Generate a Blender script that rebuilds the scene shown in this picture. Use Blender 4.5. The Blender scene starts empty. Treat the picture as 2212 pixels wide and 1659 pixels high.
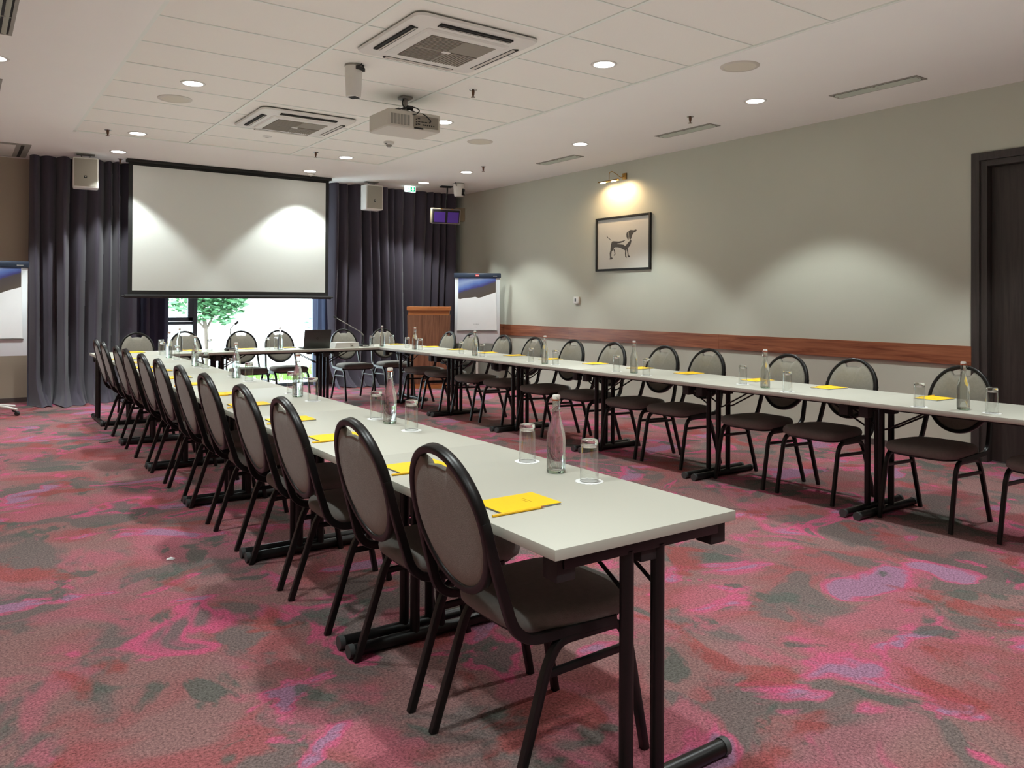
import bpy, bmesh, math, random
from mathutils import Vector, Matrix
from math import sin, cos, pi, radians as R

random.seed(7)
scene = bpy.context.scene
COL = scene.collection.objects
ZC = 3.095          # ceiling height
TZ = 0.72           # table height
SC = (1.313-TZ)/(1.313-.74)

# ------------------------------------------------------------------ materials
def srgb(r, g, b):
    f = lambda c: (c/255/12.92) if c/255 <= .04045 else ((c/255+.055)/1.055)**2.4
    return (f(r), f(g), f(b), 1)

def newmat(name):
    m = bpy.data.materials.new(name); m.use_nodes = True
    nt = m.node_tree; b = nt.nodes['Principled BSDF']
    return m, nt, b

def mat(name, col, rough=.5, metal=0, spec=.5, noise=0, nscale=40, bump=0, bscale=200, emit=None, estr=0, sheen=0):
    m, nt, b = newmat(name)
    b.inputs['Base Color'].default_value = col
    b.inputs['Roughness'].default_value = rough
    b.inputs['Metallic'].default_value = metal
    b.inputs['Specular IOR Level'].default_value = spec
    if sheen:
        b.inputs['Sheen Weight'].default_value = sheen
        b.inputs['Sheen Roughness'].default_value = .5
    if emit:
        b.inputs['Emission Color'].default_value = emit
        b.inputs['Emission Strength'].default_value = estr
    tc = nt.nodes.new('ShaderNodeTexCoord')
    if noise:
        n = nt.nodes.new('ShaderNodeTexNoise'); n.inputs['Scale'].default_value = nscale; n.inputs['Detail'].default_value = 4
        nt.links.new(tc.outputs['Object'], n.inputs['Vector'])
        mx = nt.nodes.new('ShaderNodeMix'); mx.data_type = 'RGBA'
        mx.inputs['A'].default_value = [c*(1-noise) for c in col[:3]]+[1]
        mx.inputs['B'].default_value = [min(1, c*(1+noise)) for c in col[:3]]+[1]
        nt.links.new(n.outputs['Fac'], mx.inputs['Factor']); nt.links.new(mx.outputs['Result'], b.inputs['Base Color'])
    if bump:
        n = nt.nodes.new('ShaderNodeTexNoise'); n.inputs['Scale'].default_value = bscale; n.inputs['Detail'].default_value = 2
        nt.links.new(tc.outputs['Object'], n.inputs['Vector'])
        bp = nt.nodes.new('ShaderNodeBump'); bp.inputs['Strength'].default_value = bump; bp.inputs['Distance'].default_value = .002
        nt.links.new(n.outputs['Fac'], bp.inputs['Height']); nt.links.new(bp.outputs['Normal'], b.inputs['Normal'])
    return m

def wood(name, c1, c2, axis='Y', scale=1., rough=.45, stretch=14):
    m, nt, b = newmat(name)
    tc = nt.nodes.new('ShaderNodeTexCoord'); mp = nt.nodes.new('ShaderNodeMapping')
    s = [stretch*scale]*3; s['XYZ'.index(axis)] = scale*.7
    mp.inputs['Scale'].default_value = s
    nt.links.new(tc.outputs['Object'], mp.inputs['Vector'])
    n = nt.nodes.new('ShaderNodeTexNoise'); n.inputs['Scale'].default_value = 1.6; n.inputs['Detail'].default_value = 6
    n.inputs['Roughness'].default_value = .65; n.inputs['Distortion'].default_value = .6
    nt.links.new(mp.outputs[0], n.inputs['Vector'])
    r = nt.nodes.new('ShaderNodeValToRGB'); r.color_ramp.elements[0].color = c1; r.color_ramp.elements[1].color = c2
    r.color_ramp.elements[0].position = .34; r.color_ramp.elements[1].position = .66
    nt.links.new(n.outputs['Fac'], r.inputs[0]); nt.links.new(r.outputs[0], b.inputs['Base Color'])
    b.inputs['Roughness'].default_value = rough
    return m

def carpet():
    m, nt, b = newmat('carpet_pattern')
    L = nt.links.new
    tc = nt.nodes.new('ShaderNodeTexCoord')
    # gentle domain warp
    w = nt.nodes.new('ShaderNodeTexNoise'); w.inputs['Scale'].default_value = 1.1; w.inputs['Detail'].default_value = 2
    L(tc.outputs['Object'], w.inputs['Vector'])
    wm = nt.nodes.new('ShaderNodeVectorMath'); wm.operation = 'MULTIPLY_ADD'
    wm.inputs[1].default_value = (.45, .45, 0)
    L(w.outputs['Color'], wm.inputs[0]); L(tc.outputs['Object'], wm.inputs[2])
    cur = None
    base = nt.nodes.new('ShaderNodeRGB'); base.outputs[0].default_value = srgb(136, 102, 100)
    cur = base.outputs[0]
    def layer(col, off, scale, lo, hi, amt, detail=3, dist=.8, sx=1, sy=1):
        nonlocal cur
        mp = nt.nodes.new('ShaderNodeMapping'); mp.inputs['Location'].default_value = off; mp.inputs['Scale'].default_value = (sx, sy, 1)
        L(wm.outputs[0], mp.inputs['Vector'])
        n = nt.nodes.new('ShaderNodeTexNoise'); n.inputs['Scale'].default_value = scale
        n.inputs['Detail'].default_value = detail; n.inputs['Distortion'].default_value = dist
        n.inputs['Roughness'].default_value = .55
        L(mp.outputs[0], n.inputs['Vector'])
        mr = nt.nodes.new('ShaderNodeMapRange'); mr.interpolation_type = 'SMOOTHSTEP'
        mr.inputs['From Min'].default_value = lo; mr.inputs['From Max'].default_value = hi; mr.inputs['To Max'].default_value = amt
        L(n.outputs['Fac'], mr.inputs['Value'])
        mx = nt.nodes.new('ShaderNodeMix'); mx.data_type = 'RGBA'
        mx.inputs['B'].default_value = col
        L(mr.outputs[0], mx.inputs['Factor']); L(cur, mx.inputs['A'])
        cur = mx.outputs['Result']
    layer(srgb(147, 82, 84), (3, 1, 0), 1.35, .46, .60, .85, detail=4, dist=.35, sy=1.2)
    layer(srgb(150, 100, 108), (11, 5, 0), 1.1, .50, .64, .7, detail=4, dist=.3)
    layer(srgb(106, 96, 93), (23, 9, 0), 1.9, .50, .58, .9, detail=4, dist=.5, sx=1.2)
    layer(srgb(166, 94, 106), (31, 25, 0), 1.5, .545, .62, .75, detail=4, dist=.6)
    layer(srgb(184, 86, 116), (37, 3, 0), 1.8, .565, .605, .85, detail=4, dist=.5, sy=1.3)
    layer(srgb(142, 112, 136), (37, 3, 0), 1.8, .60, .64, .85, detail=4, dist=.5, sy=1.3)
    layer(srgb(188, 84, 116), (51, 17, 0), 1.6, .59, .625, .85, detail=4, dist=.9)
    layer(srgb(106, 97, 95), (51, 17, 0), 1.6, .635, .67, .9, detail=4, dist=.9)
    layer(srgb(88, 92, 86), (71, 29, 0), 2.6, .585, .64, .85, detail=4, dist=.4, sx=1.3)
    layer(srgb(146, 74, 72), (91, 41, 0), 2.4, .575, .65, .8, detail=4, dist=.4)
    # fibre speckle
    f = nt.nodes.new('ShaderNodeTexNoise'); f.inputs['Scale'].default_value = 110; f.inputs['Detail'].default_value = 3; f.inputs['Roughness'].default_value = .8
    L(tc.outputs['Object'], f.inputs['Vector'])
    fr = nt.nodes.new('ShaderNodeMapRange'); fr.inputs['From Min'].default_value = .3; fr.inputs['From Max'].default_value = .7
    fr.inputs['To Min'].default_value = .35; fr.inputs['To Max'].default_value = 1.55
    L(f.outputs['Fac'], fr.inputs['Value'])
    mu = nt.nodes.new('ShaderNodeMix'); mu.data_type = 'RGBA'; mu.blend_type = 'MULTIPLY'; mu.inputs['Factor'].default_value = 1
    L(cur, mu.inputs['A']); L(fr.outputs[0], mu.inputs['B'])
    L(mu.outputs['Result'], b.inputs['Base Color'])
    b.inputs['Roughness'].default_value = 1; b.inputs['Specular IOR Level'].default_value = .1
    bp = nt.nodes.new('ShaderNodeBump'); bp.inputs['Strength'].default_value = .5; bp.inputs['Distance'].default_value = .004
    L(f.outputs['Fac'], bp.inputs['Height']); L(bp.outputs['Normal'], b.inputs['Normal'])
    return m

def glassmat(name, col, ior, rough=0):
    m, nt, b = newmat(name)
    b.inputs['Base Color'].default_value = col
    b.inputs['Transmission Weight'].default_value = 1
    b.inputs['IOR'].default_value = ior; b.inputs['Roughness'].default_value = rough
    return m

def water_glass(name, col, ior, clear):
    # refracting water-filled glass, partly seen straight through
    m, nt, b = newmat(name)
    b.inputs['Base Color'].default_value = col; b.inputs['Transmission Weight'].default_value = 1
    b.inputs['IOR'].default_value = ior; b.inputs['Roughness'].default_value = 0
    t = nt.nodes.new('ShaderNodeBsdfTransparent'); t.inputs[0].default_value = (.97, .99, .975, 1)
    mx = nt.nodes.new('ShaderNodeMixShader'); mx.inputs[0].default_value = clear
    nt.links.new(b.outputs[0], mx.inputs[1]); nt.links.new(t.outputs[0], mx.inputs[2])
    nt.links.new(mx.outputs[0], nt.nodes['Material Output'].inputs['Surface'])
    return m

def thin_glass(name, tint=(1, 1, 1, 1), refl=.05):
    m, nt, b = newmat(name)
    out = nt.nodes['Material Output']
    t = nt.nodes.new('ShaderNodeBsdfTransparent'); t.inputs[0].default_value = tint
    g = nt.nodes.new('ShaderNodeBsdfGlossy'); g.inputs['Roughness'].default_value = .02
    fr = nt.nodes.new('ShaderNodeLayerWeight'); fr.inputs['Blend'].default_value = .28
    mx = nt.nodes.new('ShaderNodeMixShader')
    mr = nt.nodes.new('ShaderNodeMapRange'); mr.inputs['To Min'].default_value = refl; mr.inputs['To Max'].default_value = .75
    nt.links.new(fr.outputs['Facing'], mr.inputs['Value'])
    nt.links.new(mr.outputs[0], mx.inputs[0]); nt.links.new(t.outputs[0], mx.inputs[1]); nt.links.new(g.outputs[0], mx.inputs[2])
    nt.links.new(mx.outputs[0], out.inputs['Surface'])
    return m

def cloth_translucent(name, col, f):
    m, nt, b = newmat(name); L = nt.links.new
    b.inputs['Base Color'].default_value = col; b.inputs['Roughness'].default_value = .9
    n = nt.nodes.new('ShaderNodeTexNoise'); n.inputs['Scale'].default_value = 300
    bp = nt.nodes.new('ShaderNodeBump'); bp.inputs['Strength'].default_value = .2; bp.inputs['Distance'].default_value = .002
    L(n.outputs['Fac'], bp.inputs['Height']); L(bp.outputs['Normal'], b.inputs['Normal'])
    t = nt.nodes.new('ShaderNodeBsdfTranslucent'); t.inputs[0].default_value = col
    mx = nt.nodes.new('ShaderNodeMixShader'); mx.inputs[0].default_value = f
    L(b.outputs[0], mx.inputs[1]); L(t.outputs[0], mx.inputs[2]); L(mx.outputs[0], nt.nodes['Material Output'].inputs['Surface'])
    return m

def landscape_mat():
    # flip-chart cover picture: dusky blue sky over a brown dune
    m, nt, b = newmat('chart_picture'); L = nt.links.new
    tc = nt.nodes.new('ShaderNodeTexCoord'); sp = nt.nodes.new('ShaderNodeSeparateXYZ'); L(tc.outputs['Object'], sp.inputs[0])
    n = nt.nodes.new('ShaderNodeTexNoise'); n.inputs['Scale'].default_value = 6; n.inputs['Detail'].default_value = 6
    L(tc.outputs['Object'], n.inputs['Vector'])
    a = nt.nodes.new('ShaderNodeMath'); a.operation = 'MULTIPLY_ADD'; a.inputs[1].default_value = -.3
    L(sp.outputs['X'], a.inputs[0]); L(sp.outputs['Z'], a.inputs[2])
    a2 = nt.nodes.new('ShaderNodeMath'); a2.operation = 'MULTIPLY_ADD'; a2.inputs[1].default_value = .09
    L(n.outputs['Fac'], a2.inputs[0]); L(a.outputs[0], a2.inputs[2])
    mr = nt.nodes.new('ShaderNodeMapRange'); mr.inputs['From Min'].default_value = 1.42; mr.inputs['From Max'].default_value = 1.88
    L(a2.outputs[0], mr.inputs['Value'])
    r = nt.nodes.new('ShaderNodeValToRGB'); e = r.color_ramp.elements
    e[0].position = 0; e[0].color = srgb(84, 74, 66); e[1].position = 1; e[1].color = srgb(96, 84, 140)
    for p, c in ((.28, srgb(78, 70, 72)), (.33, srgb(62, 62, 130)), (.45, srgb(92, 120, 190)), (.6, srgb(150, 170, 208)), (.78, srgb(86, 104, 176))):
        q = e.new(p); q.color = c
    L(mr.outputs[0], r.inputs[0]); L(r.outputs[0], b.inputs['Base Color'])
    b.inputs['Roughness'].default_value = .5
    return m

M = dict(
    carpet=carpet(),
    wall=mat('wall_paint', srgb(199, 199, 184), .85, noise=.03, nscale=2, bump=.15, bscale=250, spec=.2),
    wall_b=mat('wall_paint_taupe', srgb(190, 177, 158), .9, noise=.03, nscale=2, bump=.15, bscale=250, spec=.2),
    ceil=mat('ceiling_paint', srgb(246, 245, 240), .95, noise=.02, nscale=1.5, spec=.1),
    tile=mat('ceiling_tile', srgb(243, 241, 233), .95, noise=.03, nscale=180, spec=.1),
    tbar=mat('ceiling_bar', srgb(238, 242, 234), .6),
    black=mat('black_metal', (.006, .0055, .0055, 1), .36, spec=.38, noise=.15, nscale=60),
    blackpl=mat('black_plastic', (.016, .015, .015, 1), .6, noise=.15, nscale=60),
    capgrey=mat('grey_cap', (.06, .065, .065, 1), .5, noise=.1),
    fabric=mat('taupe_fabric', srgb(138, 133, 122), .95, noise=.16, nscale=60, bump=.6, bscale=420, spec=.15, sheen=.25),
    seatfab=mat('seat_fabric_shaded', srgb(126, 123, 118), .95, noise=.14, nscale=60, bump=.6, bscale=420, spec=.1, sheen=.1),  # same cloth as the backs, table shade put into a darker colour
    laminate=mat('table_laminate', srgb(188, 186, 174), .42, noise=.015, nscale=120, spec=.4),
    yellow=mat('yellow_card', srgb(255, 205, 0), .5, noise=.02),
    pencil=mat('pencil_yellow', srgb(246, 190, 0), .45, noise=.03),
    paper=mat('paper', srgb(240, 242, 243), .8, noise=.03, nscale=8),
    ink=mat('grey_ink', srgb(120, 120, 122), .8, noise=.02),
    goldink=mat('gold_ink', srgb(196, 150, 10), .8, noise=.02),
    glass=glassmat('clear_glass', (.97, .99, .98, 1), 1.45),
    thin=thin_glass('tumbler_glass', (.97, .985, .975, 1), .07),
    bottle=water_glass('bottle_glass', (.95, .985, .965, 1), 1.34, .4),
    bgreen=glassmat('bottle_base_glass', (.62, .82, .68, 1), 1.45),
    ceramic=mat('white_ceramic', srgb(232, 228, 220), .3, noise=.02),
    rubber=mat('orange_rubber', srgb(206, 92, 48), .5, noise=.05),
    steel=mat('steel', (.6, .6, .6, 1), .25, metal=1, noise=.05),
    doily=mat('white_doily', srgb(240, 240, 238), .9, noise=.03),
    curtain=mat('curtain_cloth', srgb(77, 71, 82), .9, noise=.08, nscale=300, spec=.12, sheen=.22),
    curtain_c=cloth_translucent('curtain_cloth_sunlit', srgb(112, 122, 150), .4),  # daylight on the cloth put into a paler blue, besides the translucency
    curtain_b=mat('curtain_cloth_inner', srgb(66, 68, 90), .9, noise=.08, nscale=300, spec=.15, sheen=.3),  # bluish look of daylight coming through, put into the cloth colour
    screen=mat('screen_cloth', srgb(230, 233, 227), .9, noise=.01),
    screenblk=mat('screen_border', (.012, .012, .011, 1), .7, noise=.1),
    rail=wood('wall_rail_wood', srgb(112, 58, 38), srgb(172, 108, 76), 'Y', 1.2, .35),
    door=wood('dark_door_wood', srgb(42, 36, 34), srgb(62, 54, 50), 'Z', 1.5, .45),
    doorframe=wood('dark_frame_wood', srgb(52, 47, 45), srgb(68, 61, 58), 'Z', 2, .45),
    walnut=wood('lectern_walnut', srgb(100, 62, 44), srgb(142, 98, 74), 'Z', 1.6, .4),
    cherry=wood('lectern_cherry', srgb(166, 96, 52), srgb(192, 124, 72), 'X', 1.6, .35),
    white=mat('white_plastic', srgb(224, 221, 214), .5, noise=.02),
    offw=mat('offwhite_plastic', srgb(204, 198, 187), .5, noise=.02),
    grille=mat('speaker_grille', srgb(162, 157, 144), .8, noise=.05, nscale=400, bump=.5, bscale=600),
    grille2=mat('ceiling_speaker_grille', srgb(212, 206, 190), .8, noise=.05, nscale=400),
    greyg=mat('vent_grey', srgb(150, 147, 138), .6, noise=.04),
    ventlight=mat('vent_louvre', srgb(186, 194, 180), .6, noise=.04),
    dark=mat('dark_slot', (.018, .017, .015, 1), .8, noise=.1),
    grid=mat('intake_grille', srgb(142, 134, 122), .7, noise=.04),
    brass=mat('brass', srgb(176, 138, 78), .28, metal=1, noise=.05),
    navy=mat('chart_header', srgb(38, 52, 72), .4, noise=.05),
    red=mat('red_badge', srgb(214, 46, 48), .5, noise=.03),
    board=mat('whiteboard', srgb(232, 238, 242), .3, noise=.01),
    picture=landscape_mat(),
    winframe=mat('window_frame', srgb(86, 104, 112), .45, noise=.05),
    winglass=thin_glass('window_glass', (.97, .99, 1, 1), .02),
    art=mat('art_paper', srgb(206, 204, 196), .7, noise=.02),
    artink=mat('art_ink', srgb(78, 76, 74), .8, noise=.25, nscale=60),
    purple=mat('purple_panel', srgb(74, 44, 130), .35, noise=.15, nscale=90, emit=srgb(74, 44, 130), estr=.25),
    olive=mat('beige_casing', srgb(122, 110, 88), .6, noise=.05),
    silver=mat('silver_trim', srgb(150, 146, 142), .35, metal=.7, noise=.05),
    laptop=mat('laptop_lid', srgb(74, 76, 74), .4, noise=.05, metal=.2),
    logo=mat('laptop_logo', srgb(34, 36, 36), .3, noise=.02),
    lens=mat('lens_black', (.01, .01, .012, 1), .1, noise=.02),
    lamp=mat('lamp_disc', (1, 1, 1, 1), .5, emit=(1, .97, .92, 1), estr=14, noise=.001),
    warm=mat('warm_bulb', (1, .9, .7, 1), .5, emit=(1, .8, .5, 1), estr=20, noise=.001),
    exitg=mat('exit_green', srgb(0, 150, 100), .5, emit=srgb(0, 170, 115), estr=1.2, noise=.001),
    exitw=mat('exit_white', (1, 1, 1, 1), .5, emit=(.85, 1, .96, 1), estr=2.2, noise=.001),
    gravel=mat('pale_paving', srgb(235, 236, 232), .9, noise=.06, nscale=3),
    leaf=mat('leaf_green', srgb(104, 158, 112), .6, noise=.45, nscale=5),
    leaf2=mat('leaf_hedge', srgb(140, 182, 110), .6, noise=.5, nscale=5),
    bark=mat('bark', srgb(112, 100, 92), .9, noise=.3, nscale=20),
    grass=mat('grass_blades', srgb(132, 178, 84), .8, noise=.4, nscale=9),
    render=mat('white_render', srgb(240, 240, 238), .9, noise=.02),
    copper=mat('copper', srgb(112, 84, 66), .35, metal=.8, noise=.05),
    blue=mat('blue_tag', srgb(70, 130, 200), .5, noise=.03),
    base=mat('baseboard_paint', srgb(96, 84, 82), .6, noise=.05),
)

# ------------------------------------------------------------------ mesh helpers
class MB:
    """collects shapes into ONE mesh"""
    def __init__(s): s.bm = bmesh.new()
    def _add(s, vs, fs, mi=0):
        bv = [s.bm.verts.new(v) for v in vs]; out = []
        for f in fs:
            try:
                fc = s.bm.faces.new([bv[i] for i in f]); fc.material_index = mi; out.append(fc)
            except ValueError: pass
        return bv
    def box(s, x0, x1, y0, y1, z0, z1, bev=0, mi=0, mtx=None, seg=2):
        b = bmesh.new()
        vs = [b.verts.new(p) for p in [(x0,y0,z0),(x1,y0,z0),(x1,y1,z0),(x0,y1,z0),(x0,y0,z1),(x1,y0,z1),(x1,y1,z1),(x0,y1,z1)]]
        for f in [(0,3,2,1),(4,5,6,7),(0,1,5,4),(1,2,6,5),(2,3,7,6),(3,0,4,7)]: b.faces.new([vs[i] for i in f])
        if bev: bmesh.ops.bevel(b, geom=b.edges[:], offset=bev, segments=seg, affect='EDGES', profile=.5)
        s._merge(b, mi, mtx); return s
    def _merge(s, b, mi=0, mtx=None):
        b.verts.ensure_lookup_table(); b.verts.index_update()
        vs = [(mtx @ v.co) if mtx else v.co.copy() for v in b.verts]
        s._add(vs, [[v.index for v in f.verts] for f in b.faces], mi); b.free()
    def lathe(s, prof, n=24, c=(0,0,0), mi=0, mtx=None):
        vs, fs, rows = [], [], []
        for r, z in prof:
            if r < 1e-6: rows.append([len(vs)]); vs.append((0,0,z))
            else:
                rows.append(list(range(len(vs), len(vs)+n)))
                vs += [(r*cos(2*pi*k/n), r*sin(2*pi*k/n), z) for k in range(n)]
        for a, b in zip(rows, rows[1:]):
            for k in range(n):
                k2 = (k+1) % n
                if len(a) == 1 and len(b) == 1: continue
                if len(a) == 1: fs.append((a[0], b[k2], b[k]))
                elif len(b) == 1: fs.append((a[k], a[k2], b[0]))
                else: fs.append((a[k], a[k2], b[k2], b[k]))
        T = Matrix.Translation(c) @ (mtx or Matrix())
        s._add([T @ Vector(v) for v in vs], fs, mi); return s
    def tube(s, path, r, n=8, nrm=None, r2=None, sq=False, closed=False, caps=True, mi=0):
        """sweep a round (or rounded-square) section along a path; nrm: plane normal of a planar path"""
        P = [Vector(p) for p in path]; N = len(P); vs, fs = [], []
        r2 = r2 or r
        prevb = None
        for i, p in enumerate(P):
            a = P[i-1] if (i > 0 or closed) else p; b = P[(i+1) % N] if (i < N-1 or closed) else p
            t = (b-a).normalized()
            if nrm: bn = Vector(nrm).normalized()
            else:
                bn = prevb or (Vector((0,0,1)) if abs(t.z) < .9 else Vector((1,0,0)))
                bn = (bn - t*bn.dot(t)).normalized(); prevb = bn
            q = t.cross(bn).normalized()
            # mitre
            t1 = (p-a).normalized() if (p-a).length > 1e-9 else t
            m = 1/max(.5, t1.dot(t))
            for k in range(n):
                an = 2*pi*k/n + pi/n
                ca, sa = cos(an), sin(an)
                if sq:
                    e = .35
                    ca = math.copysign(abs(ca)**e, ca); sa = math.copysign(abs(sa)**e, sa)
                vs.append(p + bn*(r*ca) + q*(r2*sa*(m if nrm else 1)))
        for i in range(N if closed else N-1):
            j = (i+1) % N
            for k in range(n):
                k2 = (k+1) % n
                fs.append((i*n+k, i*n+k2, j*n+k2, j*n+k))
        if caps and not closed:
            fs.append(tuple(range(n))[::-1]); fs.append(tuple((N-1)*n+k for k in range(n)))
        s._add(vs, fs, mi); return s
    def rings(s, rings, mi=0, cap0=True, cap1=True):
        vs, fs = [], []; n = len(rings[0])
        for r in rings: vs += [Vector(p) for p in r]
        for i in range(len(rings)-1):
            for k in range(n):
                k2 = (k+1) % n
                fs.append((i*n+k, i*n+k2, (i+1)*n+k2, (i+1)*n+k))
        if cap0: fs.append(tuple(range(n))[::-1])
        if cap1: fs.append(tuple((len(rings)-1)*n+k for k in range(n)))
        s._add(vs, fs, mi); return s
    def prism(s, poly, h, f, mi=0):
        """extrude 2-D polygon; f maps (u, v, w) to a point"""
        n = len(poly)
        s.rings([[f(u, v, 0) for u, v in poly], [f(u, v, h) for u, v in poly]], mi); return s
    def build(s, name, m, parent=None, smooth=35, loc=None):
        me = bpy.data.meshes.new(name)
        bmesh.ops.recalc_face_normals(s.bm, faces=s.bm.faces[:])
        s.bm.to_mesh(me); s.bm.free()
        for x in (m if isinstance(m, (list, tuple)) else [m]): me.materials.append(x)
        if smooth:
            for p in me.polygons: p.use_smooth = True
            me.set_sharp_from_angle(angle=R(smooth))
        o = bpy.data.objects.new(name, me); COL.link(o)
        if loc: o.location = loc
        if parent: o.parent = parent
        return o

def fillet(pts, rad, n=6):
    P = [Vector(p) for p in pts]; out = [P[0]]
    for i in range(1, len(P)-1):
        a, b, c = P[i-1], P[i], P[i+1]
        d = min(rad, (a-b).length*.48, (c-b).length*.48)
        p, q = b+(a-b).normalized()*d, b+(c-b).normalized()*d
        for k in range(n+1):
            t = k/n; out.append(p*(1-t)**2+b*2*t*(1-t)+q*t*t)
    out.append(P[-1]); return out

def tag(o, label, cat, group=None):
    o['label'] = label; o['category'] = cat
    if group: o['group'] = group
    return o
def thing(name, label=None, cat=None, loc=(0,0,0), rz=0, group=None):
    o = bpy.data.objects.new(name, None); COL.link(o); o.location = loc; o.rotation_euler = (0,0,rz)
    o.empty_display_size = .1
    if label: tag(o, label, cat, group)
    return o
def struct(o): o['kind'] = 'structure'; return o
def kids(o): return [c for c in bpy.data.objects if c.parent is o]
def copy_tree(o, parent=None):
    c = o.copy(); COL.link(c)
    if parent: c.parent = parent
    for k in o_kids.get(o.name, None) or kids(o): copy_tree(k, c)
    return c
o_kids = {}
def place(o, loc, rz, label, cat, group):
    o.location = loc; o.rotation_euler = (0,0,rz); tag(o, label, cat, group); return o

ORD = ['first','second','third','fourth','fifth','sixth','seventh','eighth','ninth','tenth','eleventh','twelfth']

# ------------------------------------------------------------------ camera
def camera():
    f, th, hv, pi_, ro = 1712.338, .6123, 638.491, .0069, .0049
    cam = bpy.data.cameras.new('camera'); o = bpy.data.objects.new('camera', cam); COL.link(o)
    cam.sensor_width = 36; cam.lens = f/2212*36; cam.shift_y = (hv-829.5)/2212; cam.clip_start = .05
    r = Vector((cos(th), -sin(th), 0)); d = Vector((sin(th), cos(th), 0)); z = Vector((0,0,1))
    fw = d*cos(pi_)+z*sin(pi_); up = z*cos(pi_)-d*sin(pi_)
    r2 = r*cos(ro)+up*sin(ro); u2 = up*cos(ro)-r*sin(ro)
    m = Matrix((r2, u2, -fw)).transposed().to_4x4(); m.translation = (0, 0, 1.313)
    o.matrix_world = m; scene.camera = o
camera()

# ------------------------------------------------------------------ room shell
XL, XR, YB, YF = -1.35, 6.981, 11.85, -3.2
struct(MB().box(XL-.1, XR+.1, YF-.1, YB+.1, -.1, 0).build('floor', M['carpet'], smooth=0))
# right wall with door opening (y 1.25..3.15, z < 2.49)
D0, D1, DZ = 1.25, 3.16, 2.50
w = MB(); w.box(XR, XR+.15, D1, YB, 0, ZC+.1); w.box(XR, XR+.15, YF, D0, 0, ZC+.1); w.box(XR, XR+.15, D0, D1, DZ, ZC+.1)
struct(w.build('wall_right', M['wall'], smooth=0))
struct(MB().box(XL-.1, XL, YF, YB, 0, ZC+.1).build('wall_left', M['wall_b'], smooth=0))
struct(MB().box(XL-.1, XR+.1, YF-.1, YF, 0, ZC+.1).build('wall_front', M['wall_b'], smooth=0))
# back wall with window opening
WX0, WX1, WZ1 = 1.75, 4.62, 2.85
w = MB(); w.box(XL-.1, WX0, YB, YB+.2, 0, ZC+.1); w.box(WX1, XR+.15, YB, YB+.2, 0, ZC+.1); w.box(WX0, WX1, YB, YB+.2, WZ1, ZC+.1)
struct(w.build('wall_back', M['wall_b'], smooth=0))
# ceiling: plaster margin round a field of lay-in tiles
GX = [1.008, 2.173, 3.364, 4.565]; GY0, GY1 = 9.561, 9.561-.6*20
c = MB()
c.box(XL-.1, GX[0], YF-.1, YB+.2, ZC, ZC+.12); c.box(GX[3], XR+.15, YF-.1, YB+.2, ZC, ZC+.12)
c.box(GX[0], GX[3], GY0, YB+.2, ZC, ZC+.12); c.box(GX[0], GX[3], YF-.1, GY1, ZC, ZC+.12)
c.box(GX[0]-.02, GX[3]+.02, GY1-.02, GY0+.02, ZC+.012, ZC+.13, mi=1)
struct(c.build('ceiling', [M['ceil'], M['tile']], smooth=0))
t = MB()
for i, x in enumerate(GX):
    if i in (1, 2): t.box(x-.012, x+.012, GY1, GY0, ZC+.005, ZC+.014)
t.box(GX[0], GX[0]+.028, GY1, GY0, ZC+.002, ZC+.012); t.box(GX[3]-.022, GX[3], GY1, GY0, ZC+.002, ZC+.012)
t.box(GX[0], GX[3], GY0-.02, GY0, ZC+.002, ZC+.012)
k = 1
while GY0-.6*k > GY1:
    y = GY0-.6*k; t.box(GX[0], GX[3], y-.006, y+.006, ZC+.006, ZC+.014); k += 1
struct(t.build('trim_1', M['tbar'], smooth=0))
# wooden chair rail on the right wall
t = MB()
ys = [3.22, 5.9, 8.55, YB]
for a, b in zip(ys, ys[1:]): t.box(XR-.022, XR, a+.0008, b-.0008, .791, .953, bev=.0015)
struct(t.build('trim_2', M['rail'], smooth=0))
struct(MB().box(XR-.012, XR, 3.22, YB, 0, .055).build('baseboard_right', M['base'], smooth=0))
struct(MB().box(XL, 1.0, YB-.012, YB, 0, .055).build('baseboard_back', M['base'], smooth=0))

# door in the right wall
d = MB()
d.box(XR-.018, XR+.15, D1, D1+.065, 0, DZ+.065, bev=.002); d.box(XR-.018, XR+.15, D0-.065, D0, 0, DZ+.065, bev=.002)
d.box(XR-.018, XR+.15, D0, D1, DZ, DZ+.065, bev=.002)
d.box(XR+.0, XR+.15, D1-.055, D1, 0, DZ-.0, bev=.002); d.box(XR, XR+.15, D0, D0+.055, 0, DZ, bev=.002); d.box(XR, XR+.15, D0+.055, D1-.055, DZ-.05, DZ, bev=.002)
door = struct(d.build('door_1', M['doorframe'], smooth=0))
lf = MB(); lf.box(XR+.07, XR+.115, (D0+D1)/2+.002, D1-.057, .008, DZ-.052, bev=.002)
lf.build('door_leaf', M['door'], door, smooth=0)
lf = MB(); lf.box(XR+.07, XR+.115, D0+.057, (D0+D1)/2-.002, .008, DZ-.052, bev=.002)
lf.build('door_leaf', M['door'], door, smooth=0)
h = MB(); yh = (D0+D1)/2+.07
h.tube(fillet([(XR+.07, yh, 1.05), (XR+.02, yh, 1.05), (XR+.02, yh+.12, 1.05)], .015), .009)
h.build('door_handle', M['steel'], door)

struct(MB().box(XR+.15, XR+.2, D0-.2, D1+.2, -.02, DZ+.2).build('door_light_blocker', M['dark'], smooth=0))  # unseen dark panel added to stop daylight leaking under the door leaves
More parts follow.
